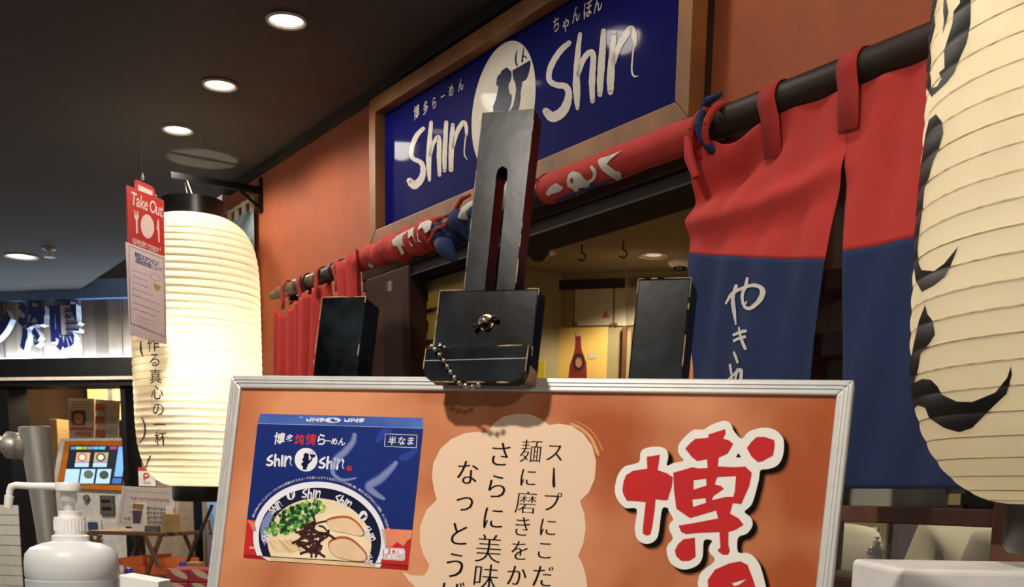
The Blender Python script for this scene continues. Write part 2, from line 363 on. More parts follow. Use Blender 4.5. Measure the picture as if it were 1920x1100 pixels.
# things on the inner back wall
def bk(px, py, y=.004): x, z = BACK.hit(px, py, y); return x, z
def panel(name, x0, y0, x1, y1, m, label, cat, d=.006, y=.001, bev=.001, fr=BACK):
    xa, za = fr.hit(x0, y1, y); xb, zb = fr.hit(x1, y0, y)
    return one(MB().box(fr, xa, xb, y, y + d, za, zb), name, m, label, cat, bevel=bev)
M_note = mat('aged_white_sheet', 'b9ae92', .7, var=.07, scale=6)
for k, (a, b) in enumerate(((1077, 1150), (1152, 1205))):
    s_ = panel('notice_sheet', a, 526, b, 611, M_note, ['blank white sheet pinned above the bottle poster', 'blank white sheet half hidden behind the hanging plastic'][k], 'notice', y=.001)
    for (px, py) in ((a + 3, 529), (b - 3, 529), (a + 3, 608), (b - 3, 608)):
        x, z = bk(px, py); MB().lathe([(.008, 0), (.006, .004), (.001, .005)], BACK(x, .007, z), 10, axis=BACK.Y).build('pin', mat('pin', '6b5a3a', .4), s_)
    if k == 0:
        x, z = bk(1136, 589); MB().flat(lambda a, b: BACK(a, .0078, b), [(x - .018, z - .016), (x + .018, z - .016), (x, z + .02)]).build('warning_mark', mat('warning_orange', 'b0593a', .6), s_)
po = panel('bottle_poster', 1030, 613, 1140, 770, mat('yellow_poster', 'd6ae58', .6, var=.06, scale=3), 'yellow poster with a tall red bottle', 'poster', y=.001)
def bpr(name, pts, m, y, parent=po): return MB().flat(lambda a, b: BACK(*(lambda q: (q[0], y, q[1]))(BACK.hit(a, b, y))), pts).build(name, m, parent)
Zb = lambda pts: zp(980, 320, 2.75, pts)
bpr('bottle_print', Zb([(273, 850), (300, 850), (301, 880), (303, 920), (315, 950), (328, 990), (332, 1075), (330, 1200), (238, 1200), (236, 1075), (245, 1000), (262, 950), (270, 920), (273, 880)]), mat('bottle_red', '7c2a26', .4, var=.2, scale=8), .0085)
bpr('cap_print', Zb([(275, 832), (299, 832), (300, 852), (274, 852)]), mat('bottle_cap', 'c9a79a', .5), .0092)
bpr('label_print', Zb(ellipse(289, 985, 30, 45, 20)), mat('bottle_label', '2b1716', .5), .0092)
bpr('label_print', Zb(ellipse(289, 988, 17, 27, 20)), mat('bottle_label_tone', 'a5705a', .5, var=.25, scale=30), .0098)
bpr('tag_print', Zb([(335, 945), (378, 940), (380, 965), (337, 970)]), M_note, .0085)
panel('wooden_door_leaf', 1178, 612, 1330, 900, mat('orange_wood', '9a5a24', .45, var=.2, scale=6, stretch=(6, 6, .5)), 'orange wooden panel below the hanging plastic sheet', 'panel', d=.02)
panel('wall_post', 1160, 612, 1177, 900, mat('orange_wood_dark', '5d3413', .5, var=.2, scale=6), 'narrow dark wooden post beside the bottle poster', 'post', d=.03)
panel('yellow_sheet', 1004, 676, 1022, 760, mat('bright_yellow', 'd8c22a', .5), 'bright yellow sheet peeping out beside the easel clamp', 'sheet', d=.004, y=.12)
# plastic sheet hanging from the hook
A = HOOK + V((.01, 0, -.05)); 
def sheet(u, v):
    L = at(1172 + 2 * v, 498 + 122 * v, A.y + .12); R_ = at(1330, 512 + 70 * sin(pi * .5 * v), A.y + .15)
    p_ = L.lerp(R_, u); sag = .10 * sin(pi * u) * (1 - .6 * v)
    return p_ + V((0, .018 * sin(u * 26 + v * 3) * (.3 + v), -sag))
one(MB().grid(sheet, 40, 10), 'plastic_sheet', see_through('plastic_film', 'cfc7b2', .42, .25, .1), 'crumpled clear plastic sheet hanging from the ceiling hook', 'plastic sheet', smooth='all')
one(MB().tube([HOOK + V((0, 0, -.045)), at(1172, 500, A.y + .12)], .0015, 6), 'cord', mat('cord', '6b5c40', .7), 'thin cord from the ceiling hook to the plastic sheet', 'cord')
# ================================================================== the neighbouring shop
def fh(px, py, y=0): return FAR.hit(px, py, y)
def fbox(m_, x0, y0, x1, y1, ya, yb):
    a, zb = fh(x0, y0, yb); b, za = fh(x1, y1, yb); return m_.box(FAR, a, b, ya, yb, za, zb)
def fpan(name, x0, y0, x1, y1, m_, ya=0, yb=.02, parent=None, bev=.002):
    return fbox(MB(), x0, y0, x1, y1, ya, yb).build(name, m_, parent, bevel=bev)
fw_ = struct(MB().box(FAR, -2.5, 2.2, -.3, -.02, 2.06, 2.7).build('wall_far', mat('far_wall', '3a352f', .8)))
a, za = fh(0, 560, .05); 
fz0 = fh(120, 668, .05)[1]; fz1 = fh(120, 563, .03)[1]
struct(MB().box(FAR, -2.5, 2.2, -.05, .06, fz1 + .002, CEIL + .05).build('trim_5', mat('cove_glow_blue', '5f7ea8', .6, var=.04)))  # blue paint stands in for the cool glow in the cove
tones = ['75675a', '86796a', '655c52', '8d8275', '766a5b', '938a7e', '6c6258', '51493f']
for i in range(22):
    x0 = -1.35 + i * .085
    MB().box(FAR, x0, x0 + .083, -.02, .012 + .004 * (i % 3), fz0 - .03, fz1).build('plank', mat('plank_%d' % (i % 8), tones[(i * 5) % 8], .6, var=.12, scale=5, stretch=(6, 6, .6)), fw_, bevel=.001)
fascia = struct(MB().box(FAR, -2.5, 2.2, -.25, .10, fh(120, 706, .1)[1], fz0 - .012).build('trim_6', M_black))
z_a, z_b = fh(120, 712, .1)[1], fh(120, 706, .1)[1]
MB().box(FAR, -2.5, 2.2, .07, .10, z_a, z_b).build('lit_edge_strip', mat('pale_strip', 'b9aaa0', .4), fascia)  # pale grey painted on for a lit edge, not a lamp
MB().box(FAR, -2.5, 2.2, -.12, .08, z_a - .03, z_a).build('lower_beam', M_black, fascia)
MB().box(FAR, -2.5, 2.2, .035, .06, fz0 - .012, fz0 - .006).build('uplight_strip', glow('cool_strip', 'd4e8ff', 45), fascia)
# raised letters
t = thing('shop_lettering', FAR(*fh(90, 640, .05)[:1], .02, fh(90, 640, .05)[1]), 'raised dark blue lettering with pale edges on the neighbouring plank sign', 'lettering')
M_let = mat('letter_blue', '1c2a7a', .4); M_lete = mat('letter_edge', 'd7e2ee', .5)
def far_letter(ch, x0, x1, y0, y1):
    xa, zt = fh(x0, y0, .05); xb, zb = fh(x1, y1, .05); vs, fs = glyph(ch, .05)
    gx = [a for a, b in vs]; gy = [b for a, b in vs]
    f_ = lambda a, b, y, dx=0, dz=0: FAR(xa + dx + (a - min(gx)) / (max(gx) - min(gx)) * (xb - xa), y, zb + dz + (b - min(gy)) / (max(gy) - min(gy)) * (zt - zb))
    MB().add([f_(a, b, .062) for a, b in vs], fs).build('letter_face', M_let, t)
    e = MB(); e.add([f_(a, b, .0605) for a, b in vs], fs); e.build('letter_edge', M_lete, t, solid=0)
    n = len(vs); cnt = {}
    for f2 in fs:
        for i in range(len(f2)):
            k = (f2[i], f2[(i + 1) % len(f2)]); cnt[k] = cnt.get(k, 0) + 1
    rim = [k for k in cnt if (k[1], k[0]) not in cnt]
    MB().add([f_(a, b, .061) for a, b in vs] + [f_(a, b, .026, .006, -.007) for a, b in vs], [(i, j, n + j, n + i) for i, j in rim]).build('letter_side', M_lete, t)
far_letter('ン', -42, 26, 572, 648); far_letter('海', 33, 92, 565, 657); far_letter('鳴', 94, 154, 563, 658)
# door posts, inner wall, white tiles
gate = struct(fpan('door_2', 233, 716, 258, 1500, M_black, -.12, .05))
fpan('post', 12, 716, 34, 1500, M_black, -.12, .05, gate); fpan('post', -60, 716, -18, 1500, mat('grey_panel', '7d776c', .6), -.12, .02, gate)
struct(fpan('wall_beside', 259, 700, 560, 1560, mat('beige_jamb', '8b7a66', .7), -.1, .0))
struct(fpan('wall_inner', -150, 560, 420, 1700, mat('brown_inner', '6b543c', .7, var=.3, scale=3), -1.52, -1.5))
struct(fpan('baseboard_far', -150, 1500, 420, 1700, M_black, -1.5, -1.48))
struct(MB().box(FAR, -2.5, 2.2, -1.5, -.25, 2.3, 2.36).build('ceiling_far', mat('brown_ceiling', '4a3929', .7)))
for k, (x0, x1) in enumerate(((163, 200), (210, 234))):
    one(MB().box(FAR, fh(x0, 720, -.98)[0], fh(x1, 720, -.98)[0], -1.0, -.98, fh(x0, 757 + 30 * k, -.98)[1], 2.3), 'lit_panel', mat('warm_panel_glow', 'c9a574', .6, emit=.35), ['warm tan hanging panel behind the menu stand, left one', 'warm tan hanging panel behind the menu stand, right one'][k], 'panel')  # slight emission gives the tan panels their lit look
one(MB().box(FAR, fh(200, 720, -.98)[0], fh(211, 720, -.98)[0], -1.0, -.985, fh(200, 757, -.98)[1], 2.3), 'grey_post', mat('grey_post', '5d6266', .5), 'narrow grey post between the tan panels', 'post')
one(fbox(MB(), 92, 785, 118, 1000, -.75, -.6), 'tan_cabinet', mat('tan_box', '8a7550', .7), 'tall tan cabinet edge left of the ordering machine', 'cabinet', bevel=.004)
one(MB().box(FAR, fh(20, 720, -1.18)[0], fh(34, 720, -1.18)[0], -1.2, -1.18, fh(20, 752, -1.18)[1], 2.3), 'lit_panel', MATS['warm_panel_glow'], 'warm tan panel at the far left of the doorway', 'panel')
lamp('far_shop_fill', 'POINT', FAR(-.15, -.6, 2.22), 50, (1, .75, .45), .08)  # unseen lamp added to brighten the neighbour's interior
lamp('far_shop_fill', 'SPOT', FAR(.35, .9, 2.52), 50, aim=FAR(.35, .9, 0))  # unseen spot added to light the neighbour's front and tiles
tw = struct(fpan('wall_low', -160, 945, 32, 1500, mat('grout', '8c877d', .8), .0, .06))
M_tile = mat('white_tile', 'd2cec4', .25, var=.05, scale=3)
xr, zt = fh(32, 947, .07); tile = None
for j in range(9):
    for i in range(5):
        x1 = xr - i * .082 - (.041 if j % 2 else 0); x0 = max(x1 - .080, xr - .41); z1 = zt - j * .058
        if j % 2 and i == 0:
            MB().box(FAR, xr - .039, xr, .058, .068, z1 - .055, z1).build('tile', M_tile, tw, bevel=.001)
        MB().box(FAR, x0, x1, .058, .068, z1 - .055, z1).build('tile', M_tile, tw, bevel=.001)
for (x0, y0, x1, y1, c_, nm) in ((258, 742, 270, 778, 'd6d2c8', 'white notice with dark code square on the beige wall strip'), (262, 822, 271, 845, 'd8b3a6', 'small pale pink sticker on the beige wall strip'), (259, 876, 292, 911, 'e0dad2', 'white sticker with a red emblem beside the black post')):
    s_ = one(fbox(MB(), x0, y0, x1, y1, 0, .006), 'sticker', mat('sticker_' + c_, c_, .6), nm, 'sticker')
    if y0 == 876:
        fpan('red_band', 259, 876, 278, 882, mat('sticker_red', 'c23a33', .6), .006, .008, s_, 0)
        MB().add([], [])
        e = MB()
        for q in stroke(zp(0, 0, 1, [(270, 899), (270, 888), (277, 888), (278, 893), (272, 895)]), 2.6, 3): e.flat(lambda a, b: FAR(fh(a, b, .009)[0], .009, fh(a, b, .009)[1]), q)
        e.build('emblem', MATS['sticker_red'], s_)
        e = MB(); text(e, lambda a, b: FAR(a, .009, b), 'PayPay', *fh(276, 906, .009), .016); e.build('lettering', mat('ink_grey', '5a5550', .7), s_)
# ordering machine
yk = -.35
t = thing('ordering_machine', FAR(fh(172, 1000, yk)[0], yk, 0), 'white ticket machine with an orange framed touch screen', 'ticket machine')
def kpan(name, pts, m_, d=.02, y=yk, bev=.004, par=None):
    w3 = [FAR(fh(a, b, y)[0], y, fh(a, b, y)[1]) for a, b in pts]; return MB().prism(w3, -FAR.Y * d).build(name, m_, par or t, bevel=bev)
M_kio = mat('machine_white', 'cfcac2', .4)
kpan('housing', [(112, 822), (246, 820), (246, 925), (100, 918), (102, 880)], M_kio, .12, yk)
kpan('body', [(104, 915), (246, 922), (246, 1500), (104, 1500)], M_kio, .3, yk - .01)
kpan('bezel', [(121, 826), (245, 825), (238, 921), (106, 914), (107, 900)], mat('orange_bezel', 'c8741f', .35), .02, yk + .015)
sc_ = kpan('screen', [(131, 834), (240, 836), (229, 908), (120, 902)], glow('screen_dark', '181c28', .8), .004, yk + .022, 0)
def onscr(name, x0, y0, x1, y1, c_, e=1.2):
    y = yk + .0245; sh = lambda a, b: (a - (b - 834) * .155, b)
    pts = [sh(x0, y0), sh(x1, y0), sh(x1, y1), sh(x0, y1)]
    return MB().add([FAR(fh(a, b, y)[0], y, fh(a, b, y)[1]) for a, b in pts], [(0, 1, 2, 3)]).build(name, glow('scr_' + c_, c_, e), sc_)
for x0, x1, c_ in ((134, 142, '5b8fd8'), (143, 154, '9fd04a'), (155, 164, '8fae52'), (165, 174, '9a7ac0'), (175, 186, '4fb4dc'), (187, 198, '58c0e0'), (207, 220, 'a0487a')): onscr('tab', x0, 837, x1, 842, c_, .8)
onscr('side_list', 223, 837, 238, 893, '6fa3ee', .9); onscr('side_button', 221, 896, 238, 906, '3e68b0', .8)
for x0, y0, c_ in ((146, 848, 'c9a884'), (180, 848, 'b39e80')):
    onscr('dish_tile', x0, y0, x0 + 26, y0 + 18, c_, .7); onscr('dish_caption', x0, y0 + 19, x0 + 26, y0 + 27, '9cc4f4', .9)
for x0 in (131, 160, 190): onscr('dish_tile', x0, 879, x0 + 26, 906, 'a4c8f0', .9)
def onscr_disc(px, py, r, c_):
    y = yk + .0252; MB().flat(lambda a, b: FAR(fh(a, b, y)[0], y, fh(a, b, y)[1]), ellipse(px, py, r, r * .9, 20)).build('dish_picture', glow('scr_' + c_, c_, .6), sc_)
for a, b, c_ in ((154, 857, 'b06a5a'), (189, 857, '4a4038'), (166, 889, '5d6a52'), (195, 890, '3f4f3c')):
    onscr_disc(a, b, 9, c_); y_ = 0
for a, b in ((154, 857), (189, 857)):
    y = yk + .0258; MB().flat(lambda a_, b_: FAR(fh(a_, b_, y)[0], y, fh(a_, b_, y)[1]), ellipse(a, b, 5.5, 5, 16)).build('dish_picture', glow('scr_soup', 'ddd6cc', .8), sc_)
def kdet(name, x0, y0, x1, y1, c_, y=yk + .012):
    m_ = mat('kio_' + c_, c_, .4); a_, z1 = fh(x0, y0, y); b_, z0 = fh(x1, y1, y); return MB().box(FAR, a_, b_, y - .03, y, z0, z1).build(name, m_, t, bevel=.003)
kdet('coin_module', 186, 928, 213, 965, '55524c'); kdet('slot', 189, 936, 206, 942, '15130f', yk + .016); kdet('slot', 190, 950, 208, 956, '15130f', yk + .016)
kdet('card_reader', 160, 972, 190, 1012, 'd9d5cd'); kdet('card_window', 164, 978, 184, 1004, '3a4a66', yk + .016)
x, z = fh(163, 933, yk); MB().lathe([(.022, 0), (.02, .014), (.001, .015)], FAR(x, yk, z), 20, axis=FAR.Y).build('coin_knob', mat('kio_knob', '6d6a64', .35), t, smooth=True)
# menu stand above the machine
t = thing('menu_stand', FAR(fh(176, 822, yk - .1)[0], yk - .1, fh(176, 822, yk - .1)[1]), 'folded menu card standing on top of the ticket machine', 'menu')
ym = yk - .06
kpan('card', [(127, 746), (176, 747), (176, 822), (130, 822)], mat('menu_cream', 'bfae94', .6), .004, ym, 0, t)
kpan('card', [(177, 748), (225, 751), (222, 822), (177, 822)], mat('menu_cream', 'bfae94', .6), .004, ym - .01, 0, t)
def mprint(pts, c_, y=ym + .002): kpan('print', pts, mat('menu_' + c_, c_, .6), .0006, y, 0, t)
mprint([(132, 769), (160, 768), (161, 797), (134, 797)], '9a5236'); mprint(ellipse(147, 783, 12, 13, 20), '2c1c14', ym + .004); mprint(ellipse(147, 784, 9.5, 10.5, 20), 'c98a4a', ym + .006)
mprint([(132, 800), (174, 801), (174, 807), (132, 806)], 'b0594a'); mprint([(141, 809), (172, 809), (172, 818), (142, 816)], 'b07060')
for b in (756, 780, 805): mprint([(179, b), (195, b), (194, b + 14), (178, b + 14)], 'b5623f')
for b in (752, 757, 762): mprint([(134, b), (170, b), (170, b + 1.4), (134, b + 1.4)], '7d705e')
for b in (756, 762, 768, 780, 786, 792, 805, 811): mprint([(198, b), (218, b), (218, b + 1), (198, b + 1)], '8d806c')
# ================================================================== shop sign
t = thing('shop_sign', W2(0, .03, 2.122), 'blue shop signboard in a wooden frame over the entrance', 'sign')
x0, x1, z0, z1, b = -.63, .612, 2.122, 2.478, .036
ya, yb = .028, .062
for q in ([(x0, z0), (x1, z0), (x1 - b, z0 + b), (x0 + b, z0 + b)], [(x0, z1), (x0 + b, z1 - b), (x1 - b, z1 - b), (x1, z1)], [(x0, z0), (x0 + b, z0 + b), (x0 + b, z1 - b), (x0, z1)], [(x1, z0), (x1, z1), (x1 - b, z1 - b), (x1 - b, z0 + b)]):
    MB().prism([W2(a, yb, c) for a, c in q], -W2.Y * (yb - ya)).build('frame_bar', M_wood, t, bevel=.0025)
MB().box(W2, x0 + .03, x1 - .015, .0, ya, z0 + .02, z1 - .02).build('backing', mat('sign_backing', '2a1a12', .7), t)
M_blue = mat('sign_blue', '0b0e58', .6, var=.04, scale=4, coat=.10, spec=.04)
pn = MB().box(W2, x0 + .03, x1 - .03, ya, .034, z0 + .03, z1 - .03).build('panel', M_blue, t)
M_cream = mat('sign_cream', 'd8d1c4', .6, var=.04, scale=30, coat=.05, spec=.1)
M_navy = mat('print_navy', '12153f', .4)
ys = .0348
def sgn(a, b, y=ys): q = W2.hit(a, b, y); return W2(q[0], y, q[1])
def sgn2(a, b): return sgn(a, b, ys + .0012)
def print_polys(name, polys, fn, m_, par):
    e = MB()
    for q in polys:
        if isinstance(q, tuple): e.flat(fn, q[0], q[1:])
        else: e.flat(fn, q)
    return e.build(name, m_, par, fix=False)
print_polys('emblem_disc', [[(x, z) for x, z in ellipse(-.025, 2.308, .129, .1285, 64)]], lambda a, b: W2(a, ys, b), M_cream, pn)
Zs = lambda pts: zp(880, 40, 5, pts)
print_polys('emblem_figure', [Zs([(232, 960), (228, 860), (220, 815), (222, 795), (245, 740), (268, 640), (272, 605), (252, 600), (256, 540), (268, 508), (290, 490), (303, 458), (325, 450), (340, 433), (362, 437), (372, 455), (388, 466), (393, 500), (385, 550), (366, 582), (362, 620), (375, 680), (395, 690), (390, 750), (375, 800), (350, 850), (382, 838), (410, 790), (432, 685), (438, 640), (430, 575), (412, 540), (405, 490), (405, 458), (570, 365), (568, 420), (545, 510), (528, 545), (490, 562), (488, 600), (473, 665), (478, 700), (465, 790), (447, 860), (440, 960), (400, 1030), (260, 1030)])], sgn2, M_navy, pn)
st = []
for pts, w_ in (([(446, 278), (432, 350), (440, 408), (458, 402)], [5, 10, 10, 4]), ([(508, 245), (500, 310), (493, 378)], [4, 9, 12]), ([(498, 345), (512, 322), (524, 335), (533, 350)], [4, 7, 8, 4])): st += stroke(Zs(pts), [x / 5 for x in w_], 4)
print_polys('emblem_steam', st, sgn2, M_navy, pn)
def shin(Zf, s, dat):
    out = []
    for pts, w_ in dat: out += stroke(Zf(pts), [x * 1.1 / s for x in w_] if hasattr(w_, '__len__') else w_ / s, 7, .07)
    return out
ZA = lambda pts: zp(740, 120, 4.23, pts)
L1 = [([(226, 512), (180, 560), (143, 640), (132, 715), (150, 752), (195, 772), (222, 805), (224, 870), (200, 925), (155, 958), (118, 925)], [30, 34, 34, 32, 30, 32, 36, 42, 50, 60, 44]),
      ([(289, 462), (274, 650), (270, 780), (276, 920)], [26, 36, 38, 22]), ([(280, 720), (308, 628), (342, 582), (353, 615), (352, 740), (356, 880)], [26, 26, 34, 34, 34, 26]),
      ([(409, 462), (402, 600), (396, 740), (396, 845)], [28, 34, 34, 26]), ([(461, 482), (452, 620), (447, 740), (447, 838)], [28, 38, 38, 34]),
      ([(462, 660), (495, 540), (542, 466), (566, 492), (570, 560)], [22, 30, 34, 28, 20]), ([(566, 560), (556, 640), (553, 715), (575, 757)], [10, 9, 9, 7])]
for i0, i1 in ((0, 1), (1, 3), (3, 4), (4, 7)): print_polys('letter', shin(ZA, 4.23, L1[i0:i1]), sgn, M_cream, pn)
ZC = lambda pts: zp(1000, 0, 4.583, pts)
L2 = [([(306, 368), (230, 440), (165, 540), (136, 630), (142, 695), (200, 730), (275, 742), (304, 800), (288, 890), (240, 968), (165, 1005), (108, 955)], [40, 46, 46, 44, 44, 46, 50, 52, 64, 78, 80, 56]),
      ([(402, 292), (380, 480), (370, 680), (374, 800), (378, 930)], [30, 44, 54, 56, 28]), ([(385, 640), (430, 510), (490, 448), (516, 490), (504, 680), (508, 870)], [34, 42, 46, 44, 50, 36]),
      ([(604, 265), (592, 450), (578, 650), (572, 812)], [38, 52, 54, 38]), ([(696, 285), (676, 480), (664, 660), (662, 792)], [36, 50, 60, 44]),
      ([(690, 540), (740, 395), (830, 252), (866, 300), (872, 395)], [36, 44, 54, 44, 24]), ([(864, 395), (848, 540), (848, 620), (868, 655), (900, 652)], [14, 13, 14, 14, 6])]
for i0, i1 in ((0, 1), (1, 3), (3, 4), (4, 7)): print_polys('letter', shin(ZC, 4.583, L2[i0:i1]), sgn, M_cream, pn)
for ch, px, py, h in (('博', 781, 211, .034), ('多', 798, 202, .031), ('ら', 814, 193, .029), ('ー', 830, 181, .026), ('め', 846, 170, .029), ('ん', 864, 159, .030), ('ち', 1043, 46, .031), ('ゃ', 1061, 44, .034), ('ん', 1080, 27, .032), ('ぽ', 1102, 17, .034), ('ん', 1121, 7, .034), ('・', 1146, -4, .034)):
    q = W2.hit(px, py, ys); text(MB(), lambda a, b: W2(a, ys, b), ch, q[0], q[1], h, .012, sx=.86).build('small_letter', M_cream, pn, fix=False)
# ================================================================== curtain pole
RZ, RN, RR = 2.067, .12, .0235
M_pole = mat('dark_pole', '2a1e16', .5, var=.35, scale=7, bump=.1, spec=.3)
M_bam = mat('bamboo_end', '6b5638', .35, var=.3, scale=10)
t = thing('curtain_pole', W2(.1, RN, RZ), 'long dark round pole carrying the door curtains', 'pole')
MB().tube([W2(u, RN, RZ) for u in (-.83, 0, .7, 1.315)], [RR * .85, RR * .95, RR, RR * 1.05], 24).build('shaft', M_pole, t, smooth=True)
MB().tube([W2(u, RN, RZ) for u in (-1.19, -1.13, -1.125, -1.0, -.99, -.97, -.965, -.83)], [.012, .013, .018, .018, .022, .022, .019, .0195], 18).build('bamboo_end', M_bam, t, smooth=True)
for u in (-.9, -.72): MB().tube([W2(u - .006, RN, RZ), W2(u + .006, RN, RZ)], .023, 18).build('node_ring', M_pole, t, smooth=True)
for u in (-1.05, 1.25): MB().box(W2, u - .008, u + .008, 0, RN, RZ - .03, RZ - .018).build('bracket', M_black, t)
# ================================================================== door curtains
M_red = mat('red_cloth', 'ba3731', .9, var=.05, scale=25, bump=.12, bscale=900)
M_redd = mat('red_cloth_hem', 'a82e29', .9, var=.05, scale=25, bump=.12, bscale=900)
M_navyc = mat('navy_cloth', '172852', .9, var=.06, scale=25, bump=.15, bscale=900)
M_inkw = mat('cloth_white_print', 'c9c6bf', .8, var=.05, scale=40)
def wz(px, py, y=RN): return W2.hit(px, py, y)
def curve(pts):                              # px polyline -> function 0..1 of (u,z) on the curtain plane
    L = smooth_line(pts, 6); q = [wz(*p_) for p_ in L]
    def f(s_):
        k = s_ * (len(q) - 1); i = min(int(k), len(q) - 2); r = k - i
        return V((q[i][0] + (q[i + 1][0] - q[i][0]) * r, q[i][1] + (q[i + 1][1] - q[i][1]) * r))
    return f
def folds(u, z):
    s_ = (2.04 - z)
    a = .006 * sin(u * 34 + z * 6) * min(1, s_ * 3) + .003 * sin(u * 80 - z * 17)
    arc = z - (1.945 + .55 * (u - .82) ** 2 - .02)        # swooping fold under the slack top edge
    k = max(0, min(1, (1.06 - u) / .12))
    a += k * (.013 * math.exp(-(arc / .017) ** 2) - .004 * math.exp(-((arc + .034) / .022) ** 2))
    a -= .030 * math.exp(-((u - .79) / .09) ** 2 - ((z - 1.982 - .25 * (u - .79)) / .024) ** 2)      # slack pocket under the pole
    return a
def cloth_pt(q, y0=RN + .012): return W2(q.x, y0 + folds(q.x, q.y), q.y)
def lof(fs, hs):
    def f(s_, t_):
        for i in range(len(hs) - 1):
            if t_ <= hs[i + 1] or i == len(hs) - 2:
                r = (t_ - hs[i]) / (hs[i + 1] - hs[i]); return cloth_pt(fs[i](s_).lerp(fs[i + 1](s_), r))
    return f
nr = thing('door_curtain', W2(1.05, RN, 1.51), 'red and navy split door curtain hanging open beside the big lantern', 'curtain')
top1 = curve([(1309, 284), (1325, 262), (1350, 266), (1374, 273), (1412, 252), (1460, 220), (1528, 196), (1597, 171)])
mid1 = curve([(1304, 340), (1400, 330), (1500, 305), (1597, 288)])
sea1 = curve([(1297, 475), (1380, 482), (1470, 486), (1558, 487)])
bot1 = curve([(1316, 930), (1400, 935), (1505, 932)])
midb = curve([(1304, 640), (1400, 650), (1532, 650)])
MB().grid(lof([top1, mid1, sea1], [0, .38, 1]), 60, 44).build('red_panel', M_red, nr, smooth='all', solid=.0012)
MB().grid(lof([sea1, midb, bot1], [0, .5, 1]), 50, 40).build('navy_panel', M_navyc, nr, smooth='all', solid=.0012)
def lin2(ua, za, ub, zb): return lambda s_: V((ua + (ub - ua) * s_, za + (zb - za) * s_))
U1 = wz(1597, 290)[0]; UE = 1.312
top2 = lin2(wz(1597, 171)[0], wz(1597, 171)[1], UE, 2.045); sea2 = lin2(wz(1597, 474)[0], wz(1597, 474)[1], UE, 1.832)
bot2 = lin2(wz(1590, 916)[0], wz(1590, 916)[1], UE, 1.512); mid2 = lin2(wz(1594, 700)[0], wz(1594, 700)[1], UE, 1.68)
MB().grid(lof([top2, sea2], [0, 1]), 40, 30).build('red_panel', M_red, nr, smooth='all', solid=.0012)
MB().grid(lof([sea2, mid2, bot2], [0, .5, 1]), 40, 40).build('navy_panel', M_navyc, nr, smooth='all', solid=.0012)
def loop(u, par, w_=.017, drop=.05, m_=None, r=RR):
    prof = []
    for k in range(13):
        a = rad(-150 + k * 25); prof.append((RN + cos(a) * (r + .003), RZ + sin(a) * (r + .003)))
    prof = [p_ for p_ in reversed(prof)]
    prof = [(RN + .012 + .006 + folds(u, RZ - .03 - drop), RZ - .028 - drop), (RN + .02 + folds(u, RZ - .03), RZ - .028), (RN + r + .002, RZ - .008)] + [(RN + cos(rad(a)) * (r + .003), RZ + sin(rad(a)) * (r + .003)) for a in range(0, 201, 20)] + [(RN - .006, RZ - .04)]
    return MB().grid(lambda s_, t_: (lambda q: W2(u + (s_ - .5) * 2 * w_ + .006 * (1 - t_), q[0], q[1]))(prof[min(len(prof) - 1, int(round(t_ * (len(prof) - 1))))]), 2, len(prof) - 1).build('loop', m_ or M_redd, par, smooth='all', solid=.002)
loop(wz(1455, 205)[0], nr); loop(wz(1605, 150)[0], nr); loop(1.27, nr)
ZN = lambda pts: zp(1280, 440, 2.2, pts)
def on_cloth(a, b): q = wz(a, b); return cloth_pt(V(q), RN + .0145)
pr = []
for pts, w_ in (([(213, 288), (240, 245), (285, 222), (335, 214), (362, 232), (352, 275), (320, 308), (290, 300), (300, 282)], [8, 12, 14, 16, 18, 17, 15, 13, 8]),
                ([(297, 186), (292, 215), (278, 252), (282, 290)], [14, 16, 15, 12]), ([(253, 215), (240, 260), (241, 310), (250, 372)], [12, 14, 16, 8]),
                ([(240, 416), (270, 408), (302, 402)], [12, 14, 14]), ([(242, 440), (272, 432), (300, 426)], [12, 13, 13]), ([(268, 388), (280, 425), (303, 474)], [10, 14, 12]),
                ([(243, 488), (258, 508), (270, 530)], [10, 16, 12]), ([(222, 542), (232, 575), (244, 612)], [16, 15, 10]), ([(205, 602), (250, 580), (285, 562), (282, 612)], [8, 14, 14, 12]), ([(270, 560), (258, 600), (240, 640), (262, 670), (300, 640)], 12)):
    pr.append(stroke(ZN(pts), [x / 2.2 for x in w_] if hasattr(w_, '__len__') else w_ / 2.2, 6, .10))
for i0, i1 in ((0, 3), (3, 6), (6, 7), (7, 10)):
    e = MB()
    for L in pr[i0:i1]:
        for q in L: e.flat(on_cloth, q)
    e.build('brush_letter', M_inkw, nr, fix=False)
# rolled-up middle curtain
ua, ub = wz(1022, 350, RN + .02)[0], wz(1312, 245, RN + .02)[0]
rl = thing('rolled_curtain', W2((ua + ub) / 2, RN, RZ - .05), 'red curtain rolled up around the pole, white brush marks, under the signboard', 'curtain')
RC = .0265; RLZ = RZ - .004
def roll_r(u): return RC * (1 - .10 * math.exp(-((ub - u) / .06) ** 2)) * (1 + .03 * sin(u * 40))
MB().tube([W2(ua + (ub - ua) * k / 30, RN + .01, RLZ) for k in range(31)], [roll_r(ua + (ub - ua) * k / 30) for k in range(31)], 32).build('roll', M_red, rl, smooth=True)
sp = []
for k in range(60):
    a = k * .35; r_ = .016 + .0120 * k / 59; sp.append(W2(ua - .003, RN + .01 + cos(a) * r_, RLZ + sin(a) * r_))
MB().tube(sp, .0016, 5).build('rolled_edge', M_redd, rl)
MB().tube([W2(ua + .03 + (ub - ua) * .5 * k / 12, RN + .015, RLZ - RC + .001) for k in range(13)], [.003, .004, .005, .005, .004, .004, .005, .005, .004, .003, .003, .002, .001], 8).build('navy_edge', M_navyc, rl, smooth=True)
